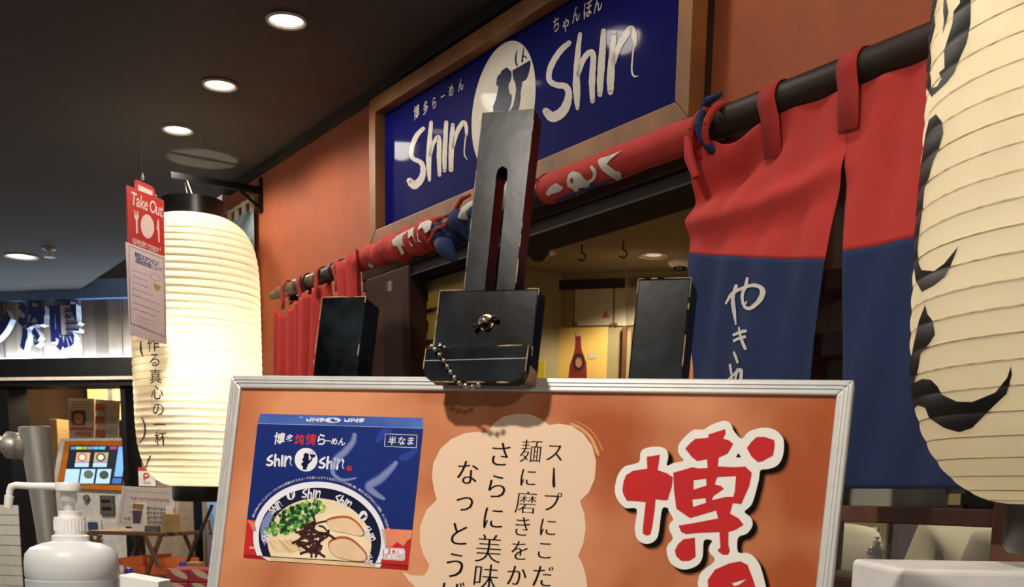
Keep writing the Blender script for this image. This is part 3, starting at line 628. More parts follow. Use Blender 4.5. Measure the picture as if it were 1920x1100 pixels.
def on_roll(a, b, dr=.0015):
    d = ray(a, b); c = W2(0, RN + .01, RLZ); ax = W2.X
    o_ = EYE - c; dp = d - ax * d.dot(ax); op = o_ - ax * o_.dot(ax)
    A_, B_, r_ = dp.dot(dp), dp.dot(op), RC + dr
    disc = B_ * B_ - A_ * (op.dot(op) - r_ * r_)
    p_ = EYE + d * ((-B_ - sqrt(max(0, disc))) / A_)
    u = (p_ - c).dot(ax); foot = c + ax * u; n_ = (p_ - foot).normalized(); return foot + n_ * (roll_r(u) + dr)
ZR = lambda pts: zp(980, 240, 5, pts)
M_w2 = mat('cloth_white_print2', 'd6d2c8', .8)
MB().fine(on_roll, ZR([(215, 610), (250, 555), (315, 515), (385, 555), (350, 595), (275, 615), (240, 640)]), maxlen=6).build('brush_mark', M_w2, rl, fix=False)
MB().fine(on_roll, ZR([(410, 500), (430, 430), (465, 402), (530, 420), (570, 470), (600, 500), (650, 470), (660, 430), (630, 360), (650, 350), (690, 390), (695, 430), (680, 480), (620, 530), (640, 565), (620, 590), (570, 560), (520, 570), (525, 620), (505, 635), (475, 580), (420, 545)]), [ZR([(440, 480), (465, 465), (475, 500), (460, 530)])], maxlen=6).build('brush_mark', M_w2, rl, fix=False)
MB().fine(on_roll, ZR([(708, 300), (740, 280), (800, 265), (925, 210), (830, 290), (790, 335), (870, 400), (915, 410), (930, 455), (900, 490), (860, 475), (740, 390), (710, 330)]), maxlen=6).build('brush_mark', M_w2, rl, fix=False)
def ring(u, r, tilt, rr, m_, par, name):
    pts = [W2(u + tilt * sin(k * pi / 12), RN + .008 + cos(k * pi / 12) * r, RZ - .010 + sin(k * pi / 12) * r) for k in range(25)]
    MB().tube(pts, rr, 8).build(name, m_, par, smooth=True)
ring(ub + .004, .032, .012, .006, M_redd, rl, 'tie'); ring(ub + .020, .032, -.008, .006, M_navyc, rl, 'tie'); ring(ub + .036, .031, .012, .006, M_redd, rl, 'tie')
MB().tube([W2(ub + .0, RN + .02, RZ + .022), W2(ub + .022, RN + .025, RZ + .030), W2(ub + .045, RN + .02, RZ + .034)], [.004, .007, .003], 8).build('tie', M_navyc, rl, smooth=True)
MB().tube([W2(ub - .005, RN + .04, RZ - .02), W2(ub + .012, RN + .05, RZ - .055), W2(ub + .024, RN + .045, RZ - .085)], [.006, .008, .006], 8).build('tie', M_redd, rl, smooth=True)
# rolled-up left curtain with the navy bundle
uc, ud, ue = wz(684, 488)[0], wz(832, 425)[0], wz(905, 400)[0]
r2 = thing('rolled_curtain', W2(ud, RN, RZ - .06), 'rolled red curtain ending in a knotted navy bundle left of the easel mast', 'curtain')
N_ = 26
MB().tube([W2(uc + (ud - uc) * k / N_, RN + .012 + .004 * sin(k * 1.7), RLZ - .004 * sin(k)) for k in range(N_ + 1)], [.022 + .010 * min(1, k / 14) + .002 * sin(k * 2.3) for k in range(N_ + 1)], 24).build('roll', M_red, r2, smooth=True)
ring(ud, .030, .01, .006, M_redd, r2, 'tie')
random.seed(3)
for k in range(7):
    u0 = ud + .01 + k * .026
    MB().tube([W2(u0 + .05 * j / 5, RN + .015 + .014 * sin(k * 2 + j * .9), RLZ - .012 + .016 * cos(k * 1.7 + j * .8)) for j in range(6)], [.007, .016, .021, .020, .015, .006], 14).build('fold', M_navyc, r2, smooth='all')
MB().tube([W2(ud + .03, RN + .03, RLZ - .03), W2(ud + .08, RN + .04, RLZ - .05), W2(ud + .115, RN + .035, RLZ - .085)], [.012, .02, .006], 12).build('fold', M_navyc, r2, smooth='all')
MB().tube([W2(ud + .02 + .025 * j, RN + .048 - .006 * j, RLZ - .03 + .016 * j + .008 * sin(j * 2)) for j in range(6)], [.003, .005, .004, .005, .005, .003], 8).build('red_edge', M_redd, r2, smooth=True)
MB().tube([W2(ud + .13 + .022 * j, RN + .035 - .003 * j, RLZ + .002 + .003 * j + .004 * sin(j * 3)) for j in range(6)], [.004, .014, .018, .016, .014, .006], 12).build('white_fold', M_inkw, r2, smooth='all')
MB().tube([W2(ue + .1 + .02 * j, RN + .03, RLZ + .0 + .004 * j) for j in range(5)], [.008, .018, .022, .02, .008], 12).build('white_fold', M_inkw, r2, smooth='all')
ZL = lambda pts: zp(500, 300, 2.619, pts)
def on_roll2(a, b): return on_roll(a, b, .0095)
e = MB()
for q in ([(615, 395), (640, 372), (690, 345), (740, 315), (790, 295), (812, 300), (805, 340), (780, 360), (765, 330), (740, 345), (745, 385), (765, 405), (730, 400), (710, 370), (690, 390), (720, 420), (700, 432), (660, 418), (678, 455), (662, 465), (645, 425), (622, 418)],): e.fine(on_roll2, ZL(q), maxlen=6)
e.build('brush_lettering', MATS['cloth_white_print2'], r2, fix=False)
# small white tie ends below
MB().tube([W2(*(lambda q: (q[0], RN + .01, q[1]))(wz(707, 488))), W2(*(lambda q: (q[0], RN + .02, q[1]))(wz(709, 500)))], [.004, .008], 8).build('tie_end', M_inkw, r2)
q = wz(697, 533); MB().box(W2, q[0] - .018, q[0] + .018, RN - .05, RN - .046, q[1] - .012, q[1] + .012).build('paper_tag', M_inkw, r2)
# left hanging curtain
n2 = thing('door_curtain', W2(-1.0, RN, 1.55), 'red door curtain with loops hanging at the far end of the pole', 'curtain')
def left_pt(s_, t_, red):
    u = -1.135 + s_ * .385; zt = RZ - .045 - .03 * sin(pi * min(1, s_ * 2.4)) * (s_ < .42) + (.03 * (s_ - .42) if s_ > .42 else 0)
    zs, zb = 1.775, 1.5
    z = zt + (zs - zt) * t_ if red else zs + (zb - zs) * t_
    pleat = .022 * sin(s_ * 24) * (.35 + .65 * (s_ > .5)) + .012 * sin(s_ * 61 + 1)
    return W2(u, RN + pleat * (.5 + .5 * (t_ if red else 1)) + .012, z)
MB().grid(lambda s_, t_: left_pt(s_, t_, True), 64, 20).build('red_panel', M_red, n2, smooth='all', solid=.0012)
MB().grid(lambda s_, t_: left_pt(s_, t_, False), 64, 12).build('navy_panel', M_navyc, n2, smooth='all', solid=.0012)
for px, py in ((541, 552), (572, 538), (606, 522), (641, 508)):
    loop(wz(px, py)[0], n2, .013, .03, r=.0205)
# gathered fold climbing to the pole at its right end
MB().grid(lambda s_, t_: W2(wz(655, 520)[0] + s_ * .13 + .02 * t_, RN + .03 + .012 * sin(s_ * 14), RZ + .02 * (1 - t_) * s_ - .26 * t_), 24, 12).build('gathered_fold', M_red, n2, smooth='all', solid=.0012)
# ================================================================== paper lanterns
M_pap = paper('lantern_paper', 'f5ecd4', .72)
M_rib = mat('lantern_rib', 'b8a67c', .8)
M_ring = mat('lacquer_black', '0e0d0d', .35, var=.3, scale=12)
M_brush = mat('brush_black', '0c0b0b', .45, var=.5, scale=14, bump=.05)
LZ0, LZ1, LR, NR_ = 1.494, 2.345, .206, 42
def lr(z):
    tt = max(-1, min(1, (z - (LZ0 + LZ1) / 2) / ((LZ1 - LZ0) / 2)))
    return .092 + (LR - .092) * max(0, 1 - abs(tt) ** 6.5) ** .6
_arc = [0.0]; _NZ = 600                      # hoops sit at equal steps along the paper, so they crowd on the shoulders
for i in range(_NZ):
    za, zb_ = LZ0 + (LZ1 - LZ0) * i / _NZ, LZ0 + (LZ1 - LZ0) * (i + 1) / _NZ; _arc.append(_arc[-1] + hypot(lr(zb_) - lr(za), zb_ - za))
def phase(z):
    q = max(0, min(_NZ - 1e-6, (z - LZ0) / (LZ1 - LZ0) * _NZ)); i = int(q); return (_arc[i] + (_arc[i + 1] - _arc[i]) * (q - i)) / _arc[-1] * NR_
HOOPZ = []; _k = 1
for i in range(6001):
    z = LZ0 + (LZ1 - LZ0) * i / 6000
    if phase(z) >= _k and _k < NR_: HOOPZ.append(z); _k += 1
def lrs(z): return lr(z) + .0022 * (abs(sin(phase(z) * pi)) ** .7) - .0012
def lantern(u, n, label, power, bulb):
    A_ = W2(u, n, 0)
    t = thing('paper_lantern', W2(u, n, LZ0 - .048), label, 'lantern', 'paper lanterns on wall brackets')
    ns = NR_ * 6
    prof = [(lrs(LZ0 + (LZ1 - LZ0) * i / ns), LZ0 + (LZ1 - LZ0) * i / ns) for i in range(ns + 1)]
    MB().lathe(prof, A_, 72, caps=False).build('paper_body', M_pap, t, smooth='all', fix=False)
    for z in HOOPZ:
        r_ = lrs(z) + .0002
        MB().tube([A_ + V((cos(a) * r_, sin(a) * r_, z)) for a in [k * 2 * pi / 48 for k in range(49)]], .00085, 4, False).build('hoop', M_rib, t, smooth='all')
    MB().lathe([(.088, LZ1 - .008), (.098, LZ1 - .008), (.098, LZ1 + .052), (.086, LZ1 + .052)], A_, 48, caps=False).build('top_ring', M_ring, t, smooth=True, solid=.003)
    MB().lathe([(.084, LZ0 + .006), (.095, LZ0 + .006), (.095, LZ0 - .042), (.090, LZ0 - .048), (.082, LZ0 - .048)], A_, 48, caps=False).build('bottom_ring', M_ring, t, smooth=True, solid=.003)
    for s_ in (-1, 1): MB().tube([A_ + W2.X * .03 * s_ + V((0, 0, LZ1 + .04)), A_ + W2.X * .012 * s_ + W2.Y * .02 + V((0, 0, 2.455))], .0015, 6).build('cord', mat('lantern_cord', 'b5aa90', .7), t)
    MB().tube([A_ + W2.X * -.086 + V((0, 0, LZ1 + .04)), A_ + W2.X * .086 + V((0, 0, LZ1 + .04))], .003, 8).build('cross_bar', M_ring, t)
    MB().lathe([(.014, 0), (.014, .03), (.032, .055), (.034, .085), (.022, .11), (.002, .117)], bulb - V((0, 0, .06)), 20).build('bulb', glow('bulb_white', 'fff0d0', 3), t, smooth=True)
    MB().tube([bulb - V((0, 0, .06)), V((bulb.x, bulb.y, bulb.z - .12)), V((A_.x, A_.y, LZ0 + .10)), V((A_.x, A_.y, LZ0 - .03))], .005, 8).build('bulb_holder', M_ring, t)
    lamp('lantern_bulb', 'POINT', bulb + V((0, 0, .02)), power, (1, .90, .68), .035)
    # wall bracket
    br = thing('lantern_bracket', W2(u, 0, 2.404), ['black steel wall bracket holding the far lantern', 'black steel wall bracket holding the near lantern'][u > 0], 'bracket')
    MB().box(W2, u - .012, u + .012, 0, .008, 2.395, 2.505).build('wall_plate', M_black, br, bevel=.002)
    MB().box(W2, u - .009, u + .009, .008, n + .07, 2.455, 2.476).build('arm', M_black, br, bevel=.002)
    MB().tube([W2(u, .008, 2.41), W2(u, .075, 2.456)], .006, 8).build('stay', M_black, br)
    return t, A_
def lhit(A_, a, b, dr=.0012):
    d = ray(a, b); o_ = V((EYE.x - A_.x, EYE.y - A_.y)); dh = V((d.x, d.y)); aa = dh.dot(dh); bb = dh.dot(o_)
    r_ = LR
    for _ in range(10):
        disc = bb * bb - aa * (o_.dot(o_) - r_ * r_); tt = (-bb - sqrt(max(0, disc))) / aa
        z = EYE.z + d.z * tt; r_ = .5 * r_ + .5 * max(.03, lrs(max(LZ0, min(LZ1, z))))
    p_ = EYE + d * tt; h = V((p_.x - A_.x, p_.y - A_.y)); h.normalize(); r_ = lrs(max(LZ0, min(LZ1, p_.z))) + dr
    return V((A_.x + h.x * r_, A_.y + h.y * r_, p_.z))
UL, NL = -1.585, .232
bl = W2(UL, NL, 1.86) + V((-.095, -.115, 0))
tl, AL = lantern(UL, NL, 'brightly lit white paper lantern hanging at the far end of the wall', 330, bl)
e = MB()
for ch, px, py in (('作', 288, 646), ('る', 291, 675), ('真', 293, 706), ('心', 296, 736), ('の', 298, 767), ('一', 300, 796), ('杯', 302, 823)):
    c_ = lhit(AL, px, py); a0 = atan2(c_.y - AL.y, c_.x - AL.x)
    def fn(a, b, a0=a0): z = b; r_ = lrs(z) + .0035; ang = a0 + a / LR; return V((AL.x + cos(ang) * r_, AL.y + sin(ang) * r_, z))
    text(MB(), fn, ch, 0, c_.z, .047, .006, sx=1.05).build('character', M_brush, tl, fix=False)
e = MB()
for pts, w_ in (([(266, 640), (266, 655), (270, 668)], [2, 4, 2]), ([(268, 782), (274, 800), (272, 818), (264, 830)], [2, 3, 3, 2]), ([(284, 855), (279, 866), (276, 876)], [3, 3, 2])):
    e = MB()
    for q in stroke(pts, w_, 4): e.flat(lambda a, b: lhit(AL, a, b, .004), q)
    e.build('brush_mark', M_brush, tl, fix=False)
UR, NRR = 1.503, .25
br_ = W2(UR, NRR, 1.93) + V((.0, .0, 0))
tr_, AR = lantern(UR, NRR, 'big cream paper lantern with black brush writing at the right edge', 66, br_)
Z7 = lambda pts: zp(1660, 0, 2.115, pts)
Z8 = lambda pts: zp(1660, 450, 2.115, pts)
e = MB(); fR = lambda a, b: lhit(AR, a, b, .0018)
for q in (Z7([(190, -90), (225, -90), (215, 0), (200, 60), (207, 100), (186, 180), (190, 240), (184, 290), (190, 320), (188, 352), (213, 342), (230, 312), (220, 288), (242, 270), (240, 200), (256, 150), (273, 95), (278, 45), (303, 12), (300, -90), (350, -90), (346, 0), (345, 90), (330, 170), (300, 238), (280, 290), (250, 330), (190, 385), (170, 345), (160, 250), (170, 180), (172, 80)]),
          Z7([(240, -20), (250, 0), (258, 50), (246, 100), (233, 140), (240, 80), (236, 45)]),
          Z7([(208, 452), (233, 485), (237, 530), (220, 590), (197, 640), (182, 700), (163, 745), (155, 830), (142, 920), (135, 990), (140, 1045), (150, 1070), (200, 1075), (240, 1045), (297, 975), (265, 1055), (240, 1100), (200, 1132), (152, 1158), (128, 1115), (118, 1040), (122, 930), (130, 830), (138, 740), (150, 640), (165, 540), (180, 475)]),
          Z8([(165, 255), (173, 292), (195, 320), (204, 375), (180, 412), (147, 450), (138, 510), (122, 565), (152, 550), (187, 553), (214, 580), (230, 612), (290, 640), (350, 642), (440, 605), (488, 545), (502, 500), (507, 532), (485, 610), (412, 680), (350, 745), (300, 762), (240, 745), (180, 705), (165, 665), (135, 655), (110, 680), (100, 750), (88, 740), (88, 600), (100, 510), (118, 420), (140, 320)])):
    MB().fine(fR, q, maxlen=5).build('brush_stroke', M_brush, tr_, smooth='all')
# light-blue hanging cloth on a white rod beside the far lantern
t = thing('small_banner', W2(-1.72, .02, 1.95), 'pale blue hanging cloth on a white rod beside the far lantern', 'banner')
M_pb = mat('pale_blue_cloth', '93a7b0', .85); M_wr = mat('white_rod', 'cfc6b4', .5)
ra, rb = W2(-1.608, .022, 2.444), W2(-1.865, .022, 2.444)
MB().tube([ra, rb], .0055, 10).build('rod', M_wr, t); MB().lathe([(.001, -.01), (.009, -.006), (.011, 0), (.009, .006), (.001, .01)], ra, 12, axis=(1, 0, 0)).build('rod_end', M_wr, t, smooth=True)
for u in (-1.625, -1.70, -1.775, -1.85): MB().box(W2, u - .006, u + .006, .016, .028, 2.405, 2.450).build('loop', M_wr, t)
MB().grid(lambda s_, t_: W2(-1.612 - .25 * s_, .020 + .004 * sin(s_ * 20) * t_, 2.414 - .45 * t_), 24, 8).build('cloth', M_pb, t, smooth='all', solid=.001)
MB().tube([W2(-1.66, 0, 2.44), W2(-1.66, .022, 2.44)], .004, 8).build('holder', M_wr, t)
# ================================================================== hanging take-out board
aT = rad(57); P_T = at(240, 352, 3.32)
TK = Frame(P_T, (cos(aT), sin(aT), 0), (sin(aT), -cos(aT), 0))
def th(a, b, y=0): return TK.hit(a, b, y)
def tpt(a, b, y=0): q = th(a, b, y); return TK(q[0], y, q[1])
M_tr = mat('takeout_red', 'b32c28', .5, var=.04); M_tp = mat('takeout_pink', 'd9c2b8', .6, var=.04)
t = thing('hanging_sign', tpt(278, 630), 'red and white take-out board hanging from a thread by the far lantern', 'sign')
def tprism(name, pts, y, d, m_, par=t): return MB().prism([tpt(a, b, y) for a, b in pts], -TK.Y * d).build(name, m_, par, bevel=.0006)
rd = tprism('red_card', [(236.5, 347), (307, 376), (309, 482), (242, 455)], 0, .007, M_tr)
MB().prism([tpt(a, b, -.0072) for a, b in [(237, 347), (307, 376), (309, 482), (242, 455)]], -TK.Y * .004).build('card_back', M_paperw, t)
cl = tprism('clip', [(252, 341), (256, 336), (285, 349), (290, 355), (291, 368), (252, 354)], -.002, .006, M_tr)
tprism('clip_label', [(259, 346), (286, 358), (286, 367), (259, 356)], -.0012, .0006, M_tp, cl)
wc = tprism('white_card', [(236, 453), (310, 481), (312.5, 645), (244, 627)], .004, .003, mat('notice_white', 'd3c6c6', .6, var=.03))
MB().tube([tpt(267, 336, -.004), onceil(258, 187, CEIL)], .0009, 6).build('thread', mat('nylon', '55524c', .3), t)
MB().lathe([(.004, 0), (.006, .008), (.002, .02)], tpt(267, 338, -.004), 10).build('swivel', M_chrome, t)
MB().lathe([(.001, -.004), (.004, 0), (.001, .004)], tpt(292, 367, .002), 10).build('bead', M_chrome, t)
def tprint(name, polys, m_, par, y): return print_polys(name, polys, lambda a, b: tpt(a, b, y), m_, par)
e = MB()
T1 = [th(a, b, .0012) for a, b in ((246, 371), (304, 396))]; dx = T1[1][0] - T1[0][0]; dz = T1[1][1] - T1[0][1]; rt = atan2(dz, dx); wd = hypot(dx, dz)
wdt = [.58, .55, .52, .56, .28, .75, .6, .37]; S_ = sum(wdt); acc = 0
for ch, k in zip('Take Out', wdt):
    mx = (acc + k / 2) / S_; acc += k
    if ch != ' ': text(MB(), lambda a, b: TK(a, .0012, b), ch, T1[0][0] + dx * mx, T1[0][1] + dz * mx - .016, .050, .014, rot=rt, sx=.62).build('letter', M_tp, rd, fix=False)
T1 = [th(a, b, .0012) for a, b in ((250, 451), (303, 472))]; s_ = 'お持ち帰りできます!'
for i, ch in enumerate(s_):
    k = (i + .3) / (len(s_) - .2); text(e, lambda a, b: TK(a, .0012, b), ch, T1[0][0] + (T1[1][0] - T1[0][0]) * k, T1[0][1] + (T1[1][1] - T1[0][1]) * k, .019, .012, rot=rt, sx=.8)
e.build('lettering', M_tp, rd, fix=False)
ZT = lambda pts: zp(220, 320, 5.5, pts)
fk = [ZT([(170, 405), (178, 405), (181, 455), (188, 455), (189, 410), (196, 412), (198, 458), (205, 458), (208, 415), (215, 418), (220, 480), (208, 510), (212, 640), (195, 648), (190, 505), (176, 485)]), ZT([(410, 560), (416, 505), (424, 498), (430, 530), (438, 735), (422, 740), (418, 615), (405, 600)]), ZT(ellipse(310, 573, 68, 124, 40, rot=-.10))]
tprint('cutlery_print', fk, M_tp, rd, .0012)
tprint('plate_line', stroke(ZT(ellipse(310, 570, 44, 88, 14, a0=3.6, a1=5.4)), .5, 3, 0, False), mat('plate_grey', 'bda49a', .6), rd, .0020)
ZU = lambda pts: zp(0, 300, 2.619, pts)
tprint('border_print', stroke(ZU([(634, 420), (636, 640), (642, 800)]), .8, 3, 0) + stroke(ZU([(634, 420), (805, 485)]), .8, 3, 0) + stroke(ZU([(803, 485), (812, 866)]), .8, 3, 0) + stroke(ZU([(642, 800), (812, 868)]), .9, 3, 0), mat('ink_dark', '4a4046', .7), wc, .0046)
M_in1 = mat('ink_blue', '4a5a86', .7); M_in2 = mat('ink_pale', '8d828c', .7)
e = MB(); e2 = MB()
def tline(mb, s_, x0, y0, x1, y1, h, off=0):
    a, b = th(x0, y0, .0046), th(x1, y1, .0046)
    for i, ch in enumerate(s_):
        k = (i + .5) / len(s_); text(mb, lambda p_, q_: TK(p_, .0046, q_), ch, a[0] + (b[0] - a[0]) * k, a[1] + (b[1] - a[1]) * k, h, off, rot=atan2(b[1] - a[1], b[0] - a[0]))
tline(e, '新型コロナウイルス', 254, 477, 297, 495, .017, .01); tline(e, '感染症対策について', 255, 488, 304, 507, .015, .01)
random.seed(11)
for y_, n_ in ((506, 6), (517, 7), (528, 7), (540, 9), (552, 12), (566, 12), (577, 11), (592, 9), (600, 8), (608, 8)):
    x_ = 249 if y_ < 590 else 258
    for i in range(n_):                      # lines of print too small to read
        l_ = random.uniform(2.2, 3.8); a_ = x_ + i * 4.2
        for q in stroke([(a_, y_ + (a_ - x_) * .37), (a_ + l_, y_ + (a_ + l_ - x_) * .37)], random.uniform(.9, 1.7) if y_ < 590 else .7, 1, 0, False): e2.flat(lambda p_, q_: tpt(p_, q_, .0046), q)
e.build('lettering', M_in1, wc, fix=False); e2.build('small_lettering', M_in2, wc, fix=False)
tprint('bowl_print', [[(288, 531), (302, 536), (299, 544), (294, 545), (290, 541)]], mat('bowl_olive', 'a09a5a', .7), wc, .0046)
tprint('cloud_print', stroke([(282, 515), (288, 512), (296, 517), (301, 523), (294, 526), (285, 522), (282, 516)], .7, 4, 0), M_in2, wc, .0046)
# ================================================================== poster board
BW, BH, BT, FB = .634, .88, .016, .0135
B = BRD
def bh(a, b, y=0): return B.hit(a, b, y)
def bpt(a, b, y=.0004): q = bh(a, b, y); return B(q[0], y, q[1])
M_alu = mat('aluminium_frame', 'd4d4d2', .35, metal=.35, var=.04, scale=60, stretch=(1, 1, 1))
t = thing('poster_board', B(0, -.01, -BH), 'orange ramen poster in a silver aluminium frame on the easel', 'poster')
w2 = BW / 2
for nm, q in (('frame_bar', [(-w2, 0), (w2, 0), (w2 - FB, -FB), (-w2 + FB, -FB)]), ('frame_bar', [(-w2, -BH), (-w2 + FB, -BH + FB), (w2 - FB, -BH + FB), (w2, -BH)]), ('frame_bar', [(-w2, 0), (-w2 + FB, -FB), (-w2 + FB, -BH + FB), (-w2, -BH)]), ('frame_bar', [(w2, 0), (w2, -BH), (w2 - FB, -BH + FB), (w2 - FB, -FB)])):
    MB().prism([B(a, .004, c) for a, c in q], -B.Y * .018).build(nm, M_alu, t, bevel=.0015)
    cx_, cz_ = sum(a for a, c in q) / 4, sum(c for a, c in q) / 4
    # shallow ridge lines pressed into the profile
    (a0, c0), (a1, c1), (a2, c2), (a3, c3) = q
    e = MB()
    if abs(a0 - a1) > abs(c0 - c1): L = [((a0 * (1 - k) + a3 * k, c0 * (1 - k) + c3 * k), (a1 * (1 - k) + a2 * k, c1 * (1 - k) + c2 * k)) for k in (.35, .6)] if nm and c0 == c1 else []
    else: L = []
    if q[0] == (-w2, 0) and q[1] == (-w2 + FB, -FB) or q[0] == (w2, 0):
        A0, A1, A2, A3 = (q[0], q[3], q[2], q[1]) if q[0][0] < 0 else (q[0], q[1], q[2], q[3])
        L = [((A0[0] * (1 - k) + A3[0] * k, A0[1] * (1 - k) + A3[1] * k), (A1[0] * (1 - k) + A2[0] * k, A1[1] * (1 - k) + A2[1] * k)) for k in (.35, .6)]
    for p0, p1 in L: e.tube([B(p0[0], .0042, p0[1]), B(p1[0], .0042, p1[1])], .0007, 6)
    if L: e.build('ridge', M_alu, t)
MB().box(B, -w2 + .003, w2 - .003, -.013, -.010, -BH + .003, -.003).build('back_sheet', mat('board_back', '8a857c', .7), t)
M_post = mat('poster_orange', 'a3522e', .45, var=.0, scale=5.0, col2='d69168', detail=3, ramp=(.40, .62), coat=.05)
ps = MB().box(B, -w2 + .008, w2 - .008, -.008, 0, -BH + .008, -.008).build('poster_sheet', M_post, t)
def pp(name, polys, m_, y): return print_polys(name, polys, lambda a, b: bpt(a, b, y), m_, ps)
Y1, Y2, Y3, Y4, Y5 = .0003, .0006, .0009, .0012, .0015
M_bub = mat('bubble_cream', 'e3c6ab', .5, var=.015, scale=5); M_ink = mat('print_black', '1c1614', .5)
ZB = lambda pts: zp(760, 740, 3.056, pts)
bub = [(472, 217), (500, 170), (560, 125), (640, 108), (720, 112), (780, 140), (825, 172), (880, 165), (950, 175), (1020, 220), (1070, 290), (1093, 380), (1085, 480), (1050, 560), (1000, 608), (1025, 680), (1033, 760), (1020, 850), (990, 920), (1015, 970), (1035, 1040), (1042, 1100), (1045, 1260), (960, 1420), (760, 1500), (500, 1480), (300, 1420), (160, 1300), (110, 1180), (60, 1105), (20, 1065), (-20, 1012), (40, 1034), (105, 1036), (125, 1010), (137, 975), (105, 920), (82, 840), (85, 750), (120, 660), (180, 600), (165, 550), (152, 470), (160, 390), (200, 310), (260, 255), (340, 220), (410, 212)]
pp('speech_bubble', [ZB(bub)], M_bub, Y1)
M_arc = mat('arc_peach', 'dca06a', .5)
pp('bubble_arc', stroke(ZB([(950, 165), (1010, 195), (1065, 250), (1105, 340)]), 6, 6, .02) , M_arc, Y1)
pp('bubble_arc', stroke(ZB([(965, 145), (1040, 185), (1095, 245), (1130, 320)]), 3, 6, .02) , mat('arc_orange', 'c97f4c', .5), Y1)
e = MB(); fb = lambda a, b: B(a, Y2, b)
cols = [[('ス', 1040, 848, 38), ('プ', 1034, 941, 38), ('に', 1027, 988, 38), ('こ', 1021, 1031, 38), ('だ', 1017, 1080, 44), ('わ', 1011, 1127, 42)],
        [('麺', 995.5, 846, 45), ('に', 990, 895, 38), ('磨', 986, 942, 44), ('き', 979, 987, 40), ('を', 974, 1032, 40), ('か', 968, 1079, 42), ('け', 963, 1124, 42)],
        [('さ', 938, 852, 50), ('ら', 931, 912, 50), ('に', 924, 971, 48), ('美', 916, 1029, 56), ('味', 910, 1083, 54)],
        [('な', 876, 886, 50), ('っ', 871, 938, 50), ('と', 860, 1001, 50), ('う', 853, 1060, 54), ('ば', 846, 1114, 52)]]
PXM = 1.07 / FPX
for c_ in cols:
    for ch, px, py, s_ in c_:
        q = bh(px, py, Y2); mb_ = MB(); hh = s_ * PXM * 1.04; kz = .018 if ch not in '麺磨美味' else .013
        for j in (-1, 0, 1): text(mb_, fb, ch, q[0] + j * kz * hh, q[1], hh, -.013 if ch not in '麺磨美味' else -.016, sx=.96)   # heavy uprights, light cross strokes
        mb_.build('character', M_ink, ps, fix=False)
e.flat(lambda a, b: bpt(a, b, Y2), [(1037, 876), (1040, 877), (1041, 912), (1037, 914), (1035, 905)])
e.build('character', M_ink, ps, fix=False)
# big brush character with white outline and printed drop shadow
ZH = lambda pts: zp(1130, 770, 3.332, pts)
outl = [(75, 490), (85, 430), (100, 390), (140, 345), (225, 320), (235, 265), (260, 235), (330, 222), (390, 235), (410, 280), (400, 340), (440, 325), (505, 310), (480, 275), (470, 240), (480, 200), (540, 135), (580, 115), (630, 115), (680, 85), (760, 60), (800, 80), (820, 125), (868, 172), (910, 130), (985, 105), (1060, 110), (1110, 145), (1132, 190), (1125, 280), (1090, 340), (1030, 362), (985, 370), (975, 430), (940, 560), (915, 600), (885, 630), (925, 665), (935, 715), (900, 765), (845, 790), (845, 880), (900, 885), (945, 910), (985, 970), (1020, 1100), (1040, 1190), (950, 1390), (650, 1370), (600, 1120), (595, 1060), (620, 1000), (700, 935), (665, 880), (668, 840), (682, 808), (632, 808), (625, 900), (600, 955), (540, 985), (480, 985), (420, 945), (398, 870), (410, 830), (438, 795), (415, 740), (420, 700), (440, 675), (410, 620), (410, 608), (372, 608), (355, 720), (340, 790), (300, 825), (250, 825), (210, 790), (200, 720), (212, 612), (140, 605), (90, 550)]
sm = smooth_line(outl, 3, True)
M_sh = see_through('print_shadow', '1a0f0a', .20, .6, .02)
for k, (dx, dy, y_) in enumerate(((18, 20, .00012), (26, 28, .00016), (33, 35, .00020), (22, 34, .00024), (36, 22, .00028), (40, 42, .00032), (28, 18, .00036))):
    pp('drop_shadow', [ZH([(x + dx, y + dy) for x, y in sm])], M_sh, y_)
M_ow = mat('print_white', 'e6e4de', .45, var=.01); M_pr = mat('print_red', 'bd2a2c', .45, var=.03)
pp('outline', [(ZH(sm), ZH([(830, 290), (848, 262), (865, 288)]))], M_ow, Y2)
